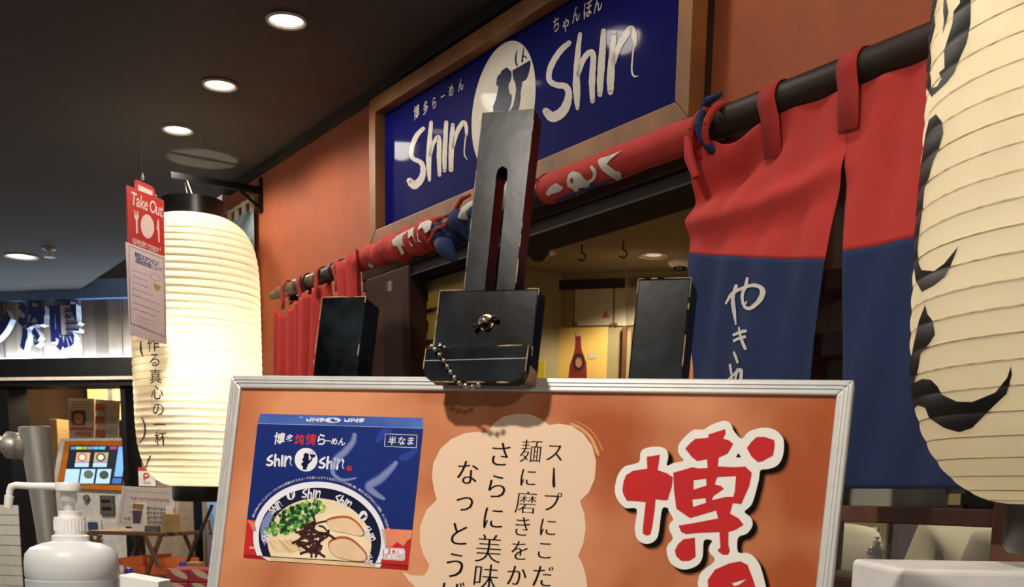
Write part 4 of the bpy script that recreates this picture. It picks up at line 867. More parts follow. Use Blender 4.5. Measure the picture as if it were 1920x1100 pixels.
red = [ZH([(275, 285), (300, 282), (357, 272), (352, 310), (343, 368), (400, 388), (438, 412), (432, 470), (405, 557), (375, 556), (330, 550), (325, 610), (310, 720), (297, 770), (275, 778), (250, 765), (250, 730), (268, 568), (200, 562), (150, 560), (128, 520), (122, 490), (130, 440), (145, 400), (190, 372), (240, 365), (278, 360)]),
       (ZH([(515, 235), (545, 200), (580, 172), (620, 170), (660, 165), (660, 145), (700, 133), (765, 112), (768, 140), (752, 172), (790, 182), (815, 205), (795, 240), (780, 265), (725, 290), (718, 345), (820, 350), (890, 345), (932, 385), (915, 470), (865, 580), (812, 575), (795, 640), (850, 670), (880, 710), (830, 740), (785, 755), (785, 840), (795, 870), (782, 897), (745, 895), (716, 870), (735, 850), (728, 755), (600, 760), (520, 768), (490, 755), (472, 715), (560, 700), (720, 670), (708, 620), (545, 668), (460, 610), (445, 500), (440, 385), (510, 365), (560, 350), (600, 358), (655, 355), (652, 300), (590, 312), (560, 290)]),
        ZH([(568, 430), (645, 422), (648, 465), (566, 490)]), ZH([(700, 458), (715, 412), (832, 405), (825, 500), (815, 535), (770, 535), (682, 556), (690, 530), (757, 486), (740, 467)]), ZH([(560, 552), (642, 543), (645, 572), (565, 598)])),
       ZH([(505, 800), (575, 790), (580, 910), (540, 935), (490, 935), (458, 905), (450, 870), (470, 830)]), ZH([(900, 230), (930, 190), (960, 162), (1010, 160), (1070, 180), (1075, 210), (1065, 275), (1000, 312), (970, 318), (930, 285)]),
       (ZH([(655, 1055), (700, 990), (790, 950), (860, 937), (905, 960), (935, 1040), (955, 1100), (970, 1180), (900, 1290), (720, 1270), (660, 1130)]), ZH([(805, 1075), (900, 1047), (850, 1085), (820, 1092)]))]
for q in red: pp('brush_stroke', [q], M_pr, Y3)
# ------------------------------------------------------------------ printed noodle pack
ZK = lambda pts: zp(420, 680, 2.619, pts)
M_bx = mat('pack_blue', '1d2f74', .4, var=.10, scale=9); M_bxl = mat('pack_blue_light', '3a5bb0', .4, var=.2, scale=12, col2='5878c4')
M_bxr = mat('pack_red', 'c62f2c', .4, var=.05, scale=9); M_pw = mat('pack_white', 'e4e6ee', .45, var=.02)
M_glow = mat('pack_peach', 'e08a68', .5, var=.15, scale=14)
pp('pack_flap', [ZK([(180, 250), (975, 270), (978, 322), (165, 299)])], M_bxl, Y1)
pp('pack_front', [ZK([(165, 299), (978, 322), (952, 565), (925, 820), (112, 770), (140, 520)])], M_bx, Y1)
pp('pack_base', [ZK([(112, 770), (925, 820), (905, 992), (95, 942)])], M_bxr, Y1)
pp('pack_edge', [ZK([(95, 944), (905, 994), (903, 1018), (95, 958)])], mat('pack_red_edge', 'a82424', .4), Y1)
pp('pack_crease', stroke(ZK([(95, 943), (500, 967), (905, 993)]), .8, 3, 0), M_ink, Y5)
pp('pack_crease', stroke(ZK([(165, 299), (570, 309), (978, 322)]), .9, 3, 0), mat('crease_pale', '9fb0dc', .5), Y2)
pp('pack_glow', [ZK([(112, 772), (150, 780), (158, 830), (140, 822), (125, 790)])], M_glow, Y2)
pp('pack_glow', [ZK([(770, 815), (925, 822), (920, 860), (900, 872), (880, 900), (850, 880), (820, 905), (790, 900)])], M_glow, Y2)
M_smk = see_through('pack_smoke', 'c4d0f4', .22, .5, .02); M_smk2 = see_through('pack_smoke_blue', '4a68d8', .30, .5, .02)
for k, (pts, w_) in enumerate((([(642, 345), (632, 390), (590, 440), (545, 480), (535, 540), (580, 575), (650, 565)], [26, 38, 46, 40, 28, 22, 10]), ([(850, 485), (810, 530), (760, 575), (710, 605), (740, 640), (790, 670)], [26, 44, 54, 50, 40, 18]))):
    for j, sc2 in enumerate((1.0, .72, .45)):
        e = MB()
        L = stroke(ZK(pts), [x * sc2 / 2.619 for x in w_], 6, .02, False)
        a_ = [q[0] for q in L] + [L[-1][1]]; b_ = [q[3] for q in L] + [L[-1][2]]
        pp('steam_print', L, M_smk2 if j == 0 else M_smk, Y2 + .00006 * j + .0001 * k)
pp('steam_print', stroke(ZK([(820, 325), (780, 350), (750, 390)]), [12, 16, 6], 5, .02, False), M_smk2, Y2)
pp('steam_print', stroke(ZK([(950, 420), (900, 460), (860, 470)]), [6, 14, 8], 5, .02, False), M_smk2, Y2)
# bowl
cut = lambda P_: clip(P_, -.0617, 1, 942 - .0617 * 95)     # stop at the lower crease (plane units of the crop)
def rot_el(cx_, cy_, rx, ry, n=72): return ellipse(cx_, cy_, rx, ry, n, rot=.12)
M_nv = mat('bowl_navy', '1b1f3c', .4, var=.2, scale=8); M_soup = mat('soup_cream', 'e9cfa4', .5, var=.08, scale=18, col2='f2e2c2')
pp('bowl_rim', [ZK(cut(rot_el(468, 862, 326, 278)))], M_pw, Y2)
pp('bowl_band', [ZK(cut(rot_el(470, 866, 301, 252)))], M_nv, Y3)
pp('bowl_tint', [ZK([(178, 830), (185, 780), (215, 735), (235, 715), (245, 740), (222, 790), (215, 850), (200, 900), (185, 870)])], mat('bowl_lilac', '7f86ba', .4), Y3 + .0001)
pp('soup', [ZK(cut(rot_el(468, 880, 256, 214)))], M_soup, Y4)
rim2 = lambda c_: c_
# lower strip: the picture runs on over the pack's bottom edge
pp('edge_picture', [ZK([(205, 951), (745, 984), (740, 1004), (230, 972)])], mat('edge_soup', 'e2c49a', .5, var=.1, scale=40), Y3)
pp('edge_picture', [ZK([(180, 950), (205, 951), (232, 972), (218, 972)])], M_pw, Y3)
pp('edge_picture', [ZK([(745, 984), (775, 986), (765, 1005), (735, 1004)])], M_pw, Y3)
random.seed(5)
inside = lambda x, y: ((x - 350) / 145) ** 2 + ((y - 758 + (x - 350) * .42) / 62) ** 2 < 1
greens = [mat('onion_%d' % i, c_, .5) for i, c_ in enumerate(('2f6a34', '4f9440', '7cb453', '24502c', 'a5c66a'))]
on = [[] for _ in greens]; k = 0
while k < 210:
    x, y = random.uniform(205, 500), random.uniform(660, 865)
    if not inside(x, y): continue
    r_ = random.uniform(7, 13); g = random.choice((0, 0, 1, 1, 2, 3, 3, 4)); on[g].append(ZK(ellipse(x, y, r_, r_ * random.uniform(.6, 1), 9, rot=random.random() * 3))); k += 1
for i, (m_, L) in enumerate(zip(greens, on)): pp('spring_onion', L, m_, Y5 + .00005 * (i * 3 % 5))
def chashu(P_, name):
    pp(name, [ZK(P_)], mat('chashu_rim', 'a8603a', .5), Y5); cx_ = sum(x for x, y in P_) / len(P_); cy_ = sum(y for x, y in P_) / len(P_)
    pp(name, [ZK([(cx_ + (x - cx_) * .93 - 2, cy_ + (y - cy_) * .86 + 5) for x, y in P_])], mat('chashu', 'e6c6a2', .5, var=.08, scale=40), Y5 + .0003)
chashu(smooth_line([(498, 775), (540, 755), (610, 752), (660, 785), (692, 835), (668, 852), (590, 832), (530, 822)], 3, True), 'pork_slice')
chashu(smooth_line([(512, 880), (560, 852), (620, 858), (672, 900), (704, 945), (690, 975), (600, 968), (530, 940)], 3, True), 'pork_slice')
pp('noodle', [q for k in range(14) for q in stroke(ZK([(215 + k * 9, 870 + 5 * sin(k * 2)), (235 + k * 10, 900 + 9 * sin(k)), (255 + k * 11, 930 + 4 * cos(k))]), 1.3, 4, 0, False)], mat('noodle_gold', 'cfa66a', .5), Y4 + .0002)
mush = []
for k in range(46):
    a = random.random() * 6.28; r_ = random.random() ** .6; x, y = 435 + cos(a) * r_ * 78, 862 + sin(a) * r_ * 78
    b_ = random.random() * 3.1; l_ = random.uniform(20, 48)
    mush += [q for q in stroke(ZK([(x - cos(b_) * l_, min(945, y - sin(b_) * l_ * .7)), (x + random.uniform(-12, 12), min(948, y + random.uniform(-12, 12))), (x + cos(b_) * l_, min(952, y + sin(b_) * l_ * .7))]), random.uniform(2.6, 4.6), 5, .05)]
pp('mushroom', mush[::2], mat('mushroom_dark', '2a1a1e', .4, var=.3, scale=60), Y5 + .0002); pp('mushroom', mush[1::2], mat('mushroom_brown', '4a2c2a', .4, var=.3, scale=60), Y5 + .0003)
# logo parts reused on the pack
def mini_shin(x, y, w_, h_, rot=0, flip=1):
    """the hand-written word inside a w x h field whose left top corner is (x,y)"""
    D = [([(.19, .05), (.08, .22), (.02, .40), (.10, .50), (.19, .56), (.20, .72), (.12, .88), (.0, .84)], .055), ([(.33, -.02), (.31, .4), (.31, .92)], .055), ([(.32, .55), (.40, .36), (.47, .42), (.475, .90)], .05), ([(.60, .06), (.585, .9)], .055), ([(.72, .10), (.70, .92)], .055), ([(.72, .5), (.80, .2), (.90, .12), (.93, .34)], .05), ([(.93, .34), (.91, .7), (.97, .86)], .02)]
    out = []; c, s_ = cos(rot), sin(rot)
    for pts, k in D: out += stroke([(x + c * a * w_ * flip - s_ * b * h_ * flip, y + s_ * a * w_ * flip + c * b * h_ * flip) for a, b in pts], k * w_ * 1.5, 4, .03)
    return out
FIG = [(x / 500, y / 1.0) for x, y in ()]
def mini_fig(cx_, cy_, r_, rot=0):
    P_ = [(-.30, .82), (.12, .82), (.10, .72), (.0, .66), (.14, .60), (.18, .34), (.30, .26), (.52, -.02), (.56, -.22), (.78, -.32), (.84, -.52), (.34, -.52), (.36, -.36), (.46, -.26), (.40, -.06), (.22, .06), (.28, -.16), (.22, -.28), (.26, -.42), (.20, -.58), (.0, -.64), (-.18, -.56), (-.22, -.38), (-.20, -.24), (-.32, -.06), (-.30, .06), (-.18, .14), (-.36, .26), (-.40, .42), (-.26, .56), (-.24, .70)]
    c, s_ = cos(rot), sin(rot); return [(cx_ + r_ * (c * a - s_ * b), cy_ + r_ * (s_ * a + c * b)) for a, b in P_]
pp('pack_logo', [q for q in mini_shin(*ZK([(212, 452)])[0], 125 / 2.619, 58 / 2.619, .02)] + mini_shin(*ZK([(470, 462)])[0], 125 / 2.619, 60 / 2.619, .05) + [ZK(ellipse(403, 476, 56, 58, 36))], M_pw, Y2)
pp('pack_logo_figure', [ZK(mini_fig(402, 478, 56, .03))] + stroke(ZK([(425, 436), (422, 446)]), .9, 2, 0) + stroke(ZK([(437, 434), (437, 446)]), .9, 2, 0), M_navy, Y3)
pp('pack_stamp', [ZK([(604, 506), (628, 508), (626, 532), (603, 530)])], M_pr, Y2)
pp('flap_logo', mini_shin(*ZK([(490, 288)])[0], 90 / 2.619, 16 / 2.619, .02, -1) + mini_shin(*ZK([(686, 291)])[0], 100 / 2.619, 16 / 2.619, .02, -1) + [ZK(ellipse(534, 282, 40, 13, 24))] + stroke(ZK([(372, 268), (386, 268)]), 1, 1, 0), M_pw, Y2)
pp('flap_logo_figure', [ZK([(525, 288), (520, 276), (540, 272), (548, 284), (560, 276), (552, 290)])], M_bxl, Y3)
e = MB(); e2 = MB(); e3 = MB()
def bt(mb, ch, zx, zy, h, off=0, rot=0, y=Y2, sx=1):
    (px, py), = ZK([(zx, zy)]); q = bh(px, py, y); text(mb, lambda a, b: B(a, y, b), ch, q[0], q[1], h / 2.619 * PXM, off, sx=sx, rot=rot)
bt(e, '博', 272, 374, 68, .016, -.04); bt(e, '多', 322, 376, 52, .02, -.04)
bt(e2, '純', 371, 378, 58, .012, -.04); bt(e2, '情', 427, 378, 64, .012, -.04)
for ch, x, y, s_ in (('ら', 478, 378, 66), ('ー', 511, 384, 36), ('め', 542, 386, 40), ('ん', 578, 388, 44)): bt(e, ch, x, y, s_, .02, -.04)
for ch, x in (('半', 826), ('な', 872), ('ま', 916)): bt(e, ch, x, 384, 46, .012, -.03)
S_ = '誰もが飲み干してしまうスープとそれを邪魔せずそのスープを吸い上げてくれるシンプルな細い麺。博多にある屋台という風景。そこで生まれ育つ'
for i, ch in enumerate(S_):
    a = 3.36 + (6.05 - 3.36) * (i + .5) / len(S_); cr, sr = cos(.12), sin(.12)
    x0_, y0_ = 345 * cos(a), 297 * sin(a); px, py = 468 + cr * x0_ - sr * y0_, 862 + sr * x0_ + cr * y0_
    tx, ty = -345 * sin(a), 297 * cos(a); bt(e, ch, px, py, 15, .004, -(atan2(ty, tx) + .12))
for ch, x in (('調', 130), ('理', 142), ('例', 154)): bt(e, ch, x, 908, 15, 0, -.05)
e.build('pack_lettering', M_pw, ps, fix=False); e2.build('pack_lettering', mat('pack_letter_red', 'd8383a', .45), ps, fix=False)
fr_ = ZK([(792, 349), (948, 355), (944, 417), (788, 410), (792, 349)]); e = []
for i in range(4): e += stroke([fr_[i], fr_[i + 1]], .9, 1, 0)
pp('pack_box', e, M_pw, Y2)
rr = lambda x0_, y0_, x1_, y1_, r_: [(x0_ + r_ + r_ * cos(a), y0_ + r_ + r_ * sin(a)) for a in [pi + k * pi / 8 for k in range(5)]] + [(x1_ - r_ + r_ * cos(a), y0_ + r_ + r_ * sin(a)) for a in [1.5 * pi + k * pi / 8 for k in range(5)]] + [(x1_ - r_ + r_ * cos(a), y1_ - r_ + r_ * sin(a)) for a in [k * pi / 8 for k in range(5)]] + [(x0_ + r_ + r_ * cos(a), y1_ - r_ + r_ * sin(a)) for a in [.5 * pi + k * pi / 8 for k in range(5)]]
tl_ = lambda P_: ZK([(x, y + (x - 780) * .045) for x, y in P_])
pp('pack_badge', [tl_(rr(778, 906, 888, 966, 12))], M_pw, Y2); pp('pack_badge_line', [tl_(rr(782, 910, 884, 962, 10))], M_bxr, Y2 + .0001); pp('pack_badge_fill', [tl_(rr(784, 912, 882, 960, 9))], M_pw, Y2 + .0002)
pp('pack_badge_rule', stroke(tl_([(784, 938), (882, 938)]), .6, 1, 0), M_bxr, Y2 + .0003)
e = MB()
for ch, x, s_ in (('3', 808, 36), ('食', 832, 20), ('入', 852, 20)): bt(e, ch, x, 927 if ch != '3' else 938, s_, .02, -.05, Y2 + .0003)
for i, ch in enumerate('麺・スープ付き'): bt(e, ch, 795 + i * 13, 950 + i * .6, 14, .012, -.05, Y2 + .0003)
e.build('pack_lettering', M_bxr, ps, fix=False)
bl_ = []
for x, y, w_, h_, r_ in ((213, 712, 70, 44, -.62), (388, 616, 92, 50, .10), (560, 640, 88, 52, .52), (708, 792, 86, 46, 1.05), (722, 935, 60, 42, 1.35), (180, 872, 70, 36, -1.25)): bl_ += mini_shin(*ZK([(x, y)])[0], w_ / 2.619, h_ / 2.619, r_)
pp('bowl_lettering', bl_ + [ZK(ellipse(328, 648, 21, 26, 24, rot=.2)), ZK(ellipse(683, 752, 21, 26, 24, rot=.2))], M_pw, Y4 + .0003)
pp('bowl_figure', [ZK(mini_fig(327, 650, 20, -.3)), ZK(mini_fig(682, 754, 20, .6))], M_nv, Y4 + .0006)
for o in ps.children_recursive:              # matt print: hardly any gloss
    for m_ in o.data.materials:
        pn_ = m_.node_tree.nodes.get('Principled BSDF')
        if pn_: pn_.inputs['Specular IOR Level'].default_value = .08; pn_.inputs['Coat Weight'].default_value = 0
M_post.node_tree.nodes['Principled BSDF'].inputs['Specular IOR Level'].default_value = .1
# ================================================================== easel
M_ea = mat('easel_black', '05070a', .27, var=.6, scale=22, col2='232b31', ramp=(.40, .80), bump=.05, bscale=40, detail=6, spec=.12)
M_worn = mat('worn_wood', '9a8360', .7, var=.3, scale=60)
M_eside = mat('easel_side', '241c18', .6, var=.3, scale=20)
t = thing('easel', B(-.046, -.06, -1.60), 'black painted wooden display easel with a slotted mast and clamp', 'easel')
Y = -.022
def plank(name, x0, x1, y0, y1, z0, z1, dx=0.0, par=None, m_=None, bev=.0018):     # dx = how far the top leans to the right
    a = [B(x0, y1, z0), B(x1, y1, z0), B(x1 + dx, y1, z1), B(x0 + dx, y1, z1)]; b = [p_ + B.Y * (y0 - y1) for p_ in a]
    return MB().hexa(a, b).build(name, m_ or M_ea, par or t, bevel=bev)
# mast: two cheeks, the head above the slot, one mesh
XL, XR, SL, SR, ZT, ZS = -.0735, -.0175, -.0515, -.0385, .2775, .2215
m = MB()
out = [(XL + .006, -1.30), (XL, ZT), (XR, ZT), (XR + .005, -1.30)]
slot = [(SL + .004, -.02), (SL + .001, ZS - .008), (SL + .002, ZS - .003), ((SL + SR) / 2, ZS), (SR - .001, ZS - .003), (SR, ZS - .008), (SR + .004, -.02)]
loops = [[V((a, b, 0)) for a, b in out], [V((a, b, 0)) for a, b in slot]]; pts = [p_ for l in loops for p_ in l]; trs = tessellate_polygon(loops)
n = len(pts); m.add([B(p_.x, Y, p_.y) for p_ in pts] + [B(p_.x, Y - .024, p_.y) for p_ in pts], [tuple(q) for q in trs] + [tuple(i + n for i in q[::-1]) for q in trs] + [(i, (i + 1) % 4, n + (i + 1) % 4, n + i) for i in range(4)] + [(4 + i, 4 + (i + 1) % 7, n + 4 + (i + 1) % 7, n + 4 + i) for i in range(7)])
ms = m.build('mast', M_ea, t, bevel=.0012)
def worn(par, segs, r_=.0011, m_=None):
    e = MB()
    for (x0, y0, z0), (x1, y1, z1) in segs:
        N_ = max(2, int(hypot(x1 - x0, z1 - z0) / .006)); i = 0
        while i < N_:
            L_ = random.randint(1, 5)
            if random.random() < .74:
                k0, k1 = i / N_, min(1, (i + L_) / N_)
                e.tube([B(x0 + (x1 - x0) * k, y0 + (y1 - y0) * k, z0 + (z1 - z0) * k) for k in (k0, (k0 + k1) / 2, k1)], [r_ * .5, r_ * random.uniform(.5, 1.1), r_ * .5], 5)
            i += L_ + random.randint(0, 2)
    return e.build('worn_edge', m_ or M_worn, par)
random.seed(21)
worn(ms, [((XL + .0005, Y, ZT - .01), (XL + .002, Y, .09)), ((XR, Y, ZT - .01), (XR + .001, Y, .09)), ((XL, Y, ZT), (XR, Y, ZT)), ((SR + .0035, Y - .001, .02), (SR + .001, Y - .001, .16))], .0007)
# clamp: block, lip, wing nut
bk_ = plank('clamp_block', -.0865, .0175, -.021, .002, .008, .0865, .000, bev=.0016)
worn(bk_, [((-.0865, .002, .0865), (.0175, .002, .0865)), ((-.0865, .002, .02), (-.0865, .002, .0865)), ((.0175, .002, .012), (.0175, .002, .0865))], .0010)
P_ = [(-.076, .0155), (-.0765, -.004), (-.073, -.012), (-.066, -.0165), (.018, -.0165), (.024, -.013), (.027, -.006), (.0275, .0185)]
lp = MB().prism([B(a, .040, b) for a, b in P_], -B.Y * .012).build('clamp_lip', M_ea, t, bevel=.0012)
MB().box(B, -.0745, .026, .002, .029, .0005, .0145).build('lip_shelf', M_ea, t, bevel=.001)
MB().box(B, .0172, .0262, .002, .0285, -.010, .006).build('worn_corner', M_worn, t, bevel=.002)
MB().tube([B(-.0755, .0402, .0035), B(.027, .0402, .0062)], .0006, 6).build('scribed_line', mat('scribed', '79868e', .5), lp)
worn(lp, [((-.076, .040, .0155), (.0275, .040, .0185)), ((.0275, .040, .0185), (.0272, .040, -.006)), ((-.076, .040, .0155), (-.0765, .040, -.004)), ((-.066, .040, -.0165), (.018, .040, -.0165)), ((.018, .040, -.0165), (.0272, .040, -.006))], .0010)
M_brass = mat('aged_nickel', '9a9488', .28, metal=1, var=.25, scale=80)
q = bh(912, 605, .002); c_ = B(q[0], .002, q[1])
wn_ = MB().lathe([(.0080, 0), (.0080, .0012), (.005, .0014)], c_, 28, axis=B.Y).build('washer', mat('copper_washer', '8a7460', .35, metal=1), t, smooth=True)
MB().lathe([(.0055, .0012), (.0054, .004), (.0046, .0070), (.0028, .0088), (.0003, .0094)], c_, 22, axis=B.Y).build('nut', M_brass, wn_, smooth=True)
for s_ in (-1, 1):
    pts = [c_ + B.X * s_ * k + B.Z * s_ * k * .42 + B.Y * h for k, h in ((.004, .003), (.008, .0045), (.0115, .0065))]
    MB().tube(pts, [.0016, .0016, .0024], 8).build('wing', M_brass, wn_, smooth=True)
MB().tube([c_ - B.Y * .05, c_ + B.Y * .004], .003, 10).build('bolt', M_brass, wn_)
# bead chain
pix = [(811, 649), (816, 655), (825, 665), (832.5, 676), (839, 687), (845.5, 697.5), (852.5, 708), (861.5, 717.5), (873, 722.5), (886, 724.5), (897, 720.5)]
ch_ = thing('bead_chain', bpt(860, 720, .045), 'silver ball chain draped over the clamp lip', 'chain')
M_bead = mat('bead_steel', 'bdb6ad', .2, metal=1)
pts = [bpt(a, b, .0435 if i > 0 else .036) for i, (a, b) in enumerate(pix)]
for p_ in pts: MB().lathe([(.0003, -.0026), (.0016, -.0021), (.0025, -.0008), (.0025, .0008), (.0016, .0021), (.0003, .0026)], p_, 14).build('bead', M_bead, ch_, smooth='all')
MB().tube(pts, .0006, 6).build('link', M_bead, ch_)
pts = [B(-.066 + .002 * k, .040 - .006 * k, .0195 + .0005 * k) for k in range(6)]
for p_ in pts[1:]: MB().lathe([(.0003, -.0026), (.0025, -.0006), (.0025, .0006), (.0003, .0026)], p_, 12).build('bead', M_bead, ch_, smooth='all')
# legs whose heads show above the board, tray and back leg
l1 = plank('leg', -.241, -.189, -.058, -.024, -1.625, .0925, .006); worn(l1, [((-.236, -.024, .02), (-.2345, -.024, .0925)), ((-.1845, -.024, .03), (-.183, -.024, .0925)), ((-.235, -.024, .0925), (-.183, -.024, .0925))], .0008)
l2 = plank('leg', .119, .171, -.058, -.024, -1.625, .1045, -.012); worn(l2, [((.159, -.024, .02), (.1585, -.024, .1045)), ((.1075, -.024, .09), (.1075, -.024, .1045)), ((.107, -.024, .1045), (.158, -.024, .1045))], .0008)
plank('cross_bar', -.24, .17, -.080, -.058, -.20, -.15); plank('cross_bar', -.24, .17, -.080, -.058, -1.1, -1.05)
plank('tray', -.30, .28, -.024, .05, -.905, -.882)
a = B(-.045, -.055, -.1); g = V((a.x + .25, a.y + .75, 0)); MB().tube([a, g + V((0, 0, .012))], .014, 4).build('back_leg', M_ea, t)
# ================================================================== pump bottle in the foreground
dB = 1.2; cB = at(133, 1016, dB); k_ = dB / FPX
zof = lambda py, px=133, d=dB: at(px, py, d).z
M_pet = mat('bottle_white', 'd9dbdc', .35, var=.02); M_cap = mat('cap_white', 'ecebe8', .35, var=.02)
zb = zof(1016) - .19
t = thing('pump_bottle', (cB.x, cB.y, zb), 'white pump bottle with a long nozzle at the lower left', 'bottle')
C0 = V((cB.x, cB.y, 0)); R0 = 83 * k_
MB().lathe([(R0 * .96, zof(1085)), (R0, zof(1078)), (R0, zof(1052)), (R0 * .97, zof(1037)), (R0 * .86, zof(1026)), (R0 * .62, zof(1018)), (R0 * .42, zof(1015)), (R0 * .40, zof(1013)), (R0 * .40, zof(1004)), (R0 * .33, zof(1001))], C0, 48).build('body', M_pet, t, smooth=True)
MB().lathe([(R0 * .9, zb), (R0 * .985, zb + .006), (R0 * .999, zb + .02), (R0 * .999, zof(1084)), (R0 * .95, zof(1083))], C0, 48).build('filled_part', mat('bottle_liquid', 'b9bfc2', .3, var=.02), t, smooth=True)
MB().lathe([(.0155, zof(1003)), (.0160, zof(997)), (.0160, zof(996)), (.0162, zof(971)), (.0158, zof(969)), (.0115, zof(969)), (.0115, zof(958)), (.004, zof(957.5))], C0, 36).build('collar', M_cap, t, smooth=True)
for i in range(28):
    a = i * 2 * pi / 28; MB().tube([C0 + V((cos(a) * .0161, sin(a) * .0161, zof(994))), C0 + V((cos(a) * .0161, sin(a) * .0161, zof(974)))], .0006, 5).build('grip_rib', M_cap, t)
MB().lathe([(.0055, zof(958)), (.0055, zof(945)), (.0085, zof(940)), (.0085, zof(921)), (.006, zof(918))], C0, 20).build('stem', see_through('clear_plastic', 'd8d8d4', .55, .15, .1), t, smooth=True)
MB().tube([C0 + V((0, 0, zof(960))), C0 + V((0, 0, zof(918)))], .0035, 12).build('piston', M_cap, t)
MB().lathe([(.0118, zof(921)), (.0130, zof(919)), (.0134, zof(908)), (.0124, zof(904.5)), (.004, zof(903.5)), (.0003, zof(903.5))], C0, 32).build('pump_head', M_cap, t, smooth=True)
na = [at(126, 912, dB), at(100, 911.5, dB), at(60, 911, dB), at(30, 909, dB), at(21, 912, dB), at(18, 920, dB), at(17, 931, dB)]
MB().tube(na, [.0042, .0040, .0038, .0036, .0038, .0036, .0034], 12).build('nozzle', M_cap, t, smooth=True)
MB().tube([at(17.2, 929, dB), at(15, 951, dB)], [.0048, .0042], 12).build('nozzle_tip', M_cap, t, smooth=True)
t2 = thing('bottle_stand', (cB.x, cB.y, 0), 'small round stand under the pump bottle', 'stand')
MB().box(WORLD, cB.x - .07, cB.x + .115, cB.y - .08, cB.y + .15, zb - .012, zb).build('tray', mat('stand_grey', '8b8b88', .5), t2, bevel=.004)
MB().tube([C0 + V((0, 0, .01)), C0 + V((0, 0, zb - .011))], .014, 16).build('column', M_chrome, t2, smooth=True); MB().lathe([(.15, 0), (.15, .008), (.03, .014), (.014, .016)], C0, 40).build('foot', M_chrome, t2, smooth=True)
# white card box beside the bottle
dC = 1.28; P4 = [at(214, 1104, dC), at(222, 1077, dC), at(297, 1090, dC), at(290, 1108, dC)]
q4 = [V((P4[0].x, P4[0].y, zb + .0005)), P4[1], P4[2], V((P4[3].x, P4[3].y, zb + .0005))]
one(MB().hexa(q4, [p_ + V((.004, .035, .0)) for p_ in q4]), 'card_box', mat('bright_card', 'f4f3f0', .5, var=.01), 'bright white card box beside the pump bottle', 'card', bevel=.001)
# brushed steel column with side knob
dS = 2.1; a0, a1 = at(64, 800, dS), at(93, 1030, dS); ax = (a1 - a0)
fl = a0 + ax * (a0.z / -ax.z)
t = thing('steel_column', (fl.x, fl.y, 0), 'brushed steel column with a round side knob behind the pump bottle', 'column')
MB().tube([fl + V((0, 0, .001)), a1, a0 + ax * .004, a0], [.017, .0185, .0287, .0275], 36).build('tube', M_chrome, t, smooth=True)
MB().lathe([(.12, 0), (.12, .008), (.03, .016)], V((fl.x, fl.y, 0)), 36).build('foot', M_chrome, t, smooth=True)
kc = at(44, 837, dS); kd = (at(0, 832, dS) - kc).normalized()
MB().lathe([(.018, -.012), (.0245, -.008), (.0245, .004), (.020, .006), (.022, .008), (.025, .012), (.025, .030), (.021, .033), (.012, .034)], kc, 32, axis=kd).build('knob', M_chrome, t, smooth=True)
MB().tube([kc + kd * .033, kc + kd * .075], [.016, .013], 20).build('arm', M_chrome, t, smooth=True)
# ================================================================== folding shelf in front of the neighbour
dF = 5.35
SH = Frame(at(270, 998, dF), (_c15, -_s15, 0), (-_s15, -_c15, 0))
def sh(a, b, y=0): return SH.hit(a, b, y)
def sbox(mb, x0, y0, x1, y1, ya, yb):
    a_, z1_ = sh(x0, y0, yb); b_, z0_ = sh(x1, y1, yb); return mb.box(SH, a_, b_, ya, yb, z0_, z1_)
M_sw = mat('shelf_wood', '6d4e33', .6, var=.3, scale=14)
t = thing('folding_shelf', SH(0, 0, -SH.O.z), 'folding wooden shelf stand with crossed legs', 'shelf')
zt_ = sh(270, 994)[1]; z2_ = sh(270, 1073)[1]; xa_, xb_ = sh(202, 996)[0], sh(344, 996)[0]
for i in range(5):
    yy = -.16 + i * .064; MB().box(SH, xa_, xb_, yy, yy + .056, zt_ - .018, zt_).build('top_slat', M_sw, t, bevel=.002); MB().box(SH, xa_ + .05, xb_ - .03, yy, yy + .056, z2_ - .018, z2_).build('lower_slat', M_sw, t, bevel=.002)
zf = -SH.O.z
for yy in (-.17, .16):
    for (p0, p1) in (((xa_ + .01, zt_ - .01), (xb_ - .04, z2_ - .38)), ((xb_ - .01, zt_ - .01), (xa_ + .04, z2_ - .38))): pass
    for xs, d_ in ((xa_ + .012, 1), (xb_ - .012, -1)):
        MB().hexa([SH(xs - .009, yy, zt_ - .005), SH(xs + .009, yy, zt_ - .005), SH(xs + .009 + d_ * .10, yy, z2_ - .02), SH(xs - .009 + d_ * .10, yy, z2_ - .02)], [SH(xs - .009, yy + .016, zt_ - .005), SH(xs + .009, yy + .016, zt_ - .005), SH(xs + .009 + d_ * .10, yy + .016, z2_ - .02), SH(xs - .009 + d_ * .10, yy + .016, z2_ - .02)]).build('leg', M_sw, t)
        MB().hexa([SH(xs + d_ * .075 - .009, yy + .018, zt_ - .018), SH(xs + d_ * .075 + .009, yy + .018, zt_ - .018), SH(xs + .012 * d_ + .009, yy + .018, z2_ + .045), SH(xs + .012 * d_ - .009, yy + .018, z2_ + .045)], [SH(xs + d_ * .075 - .009, yy + .03, zt_ - .018), SH(xs + d_ * .075 + .009, yy + .03, zt_ - .018), SH(xs + .012 * d_ + .009, yy + .03, z2_ + .045), SH(xs + .012 * d_ - .009, yy + .03, z2_ + .045)]).build('brace', M_sw, t)
        MB().box(SH, xs + d_ * .10 - .01, xs + d_ * .10 + .01, yy, yy + .016, zf, z2_ - .018).build('leg', M_sw, t)
M_ob = mat('orange_carton', 'e8743a', .6, var=.06, scale=10)
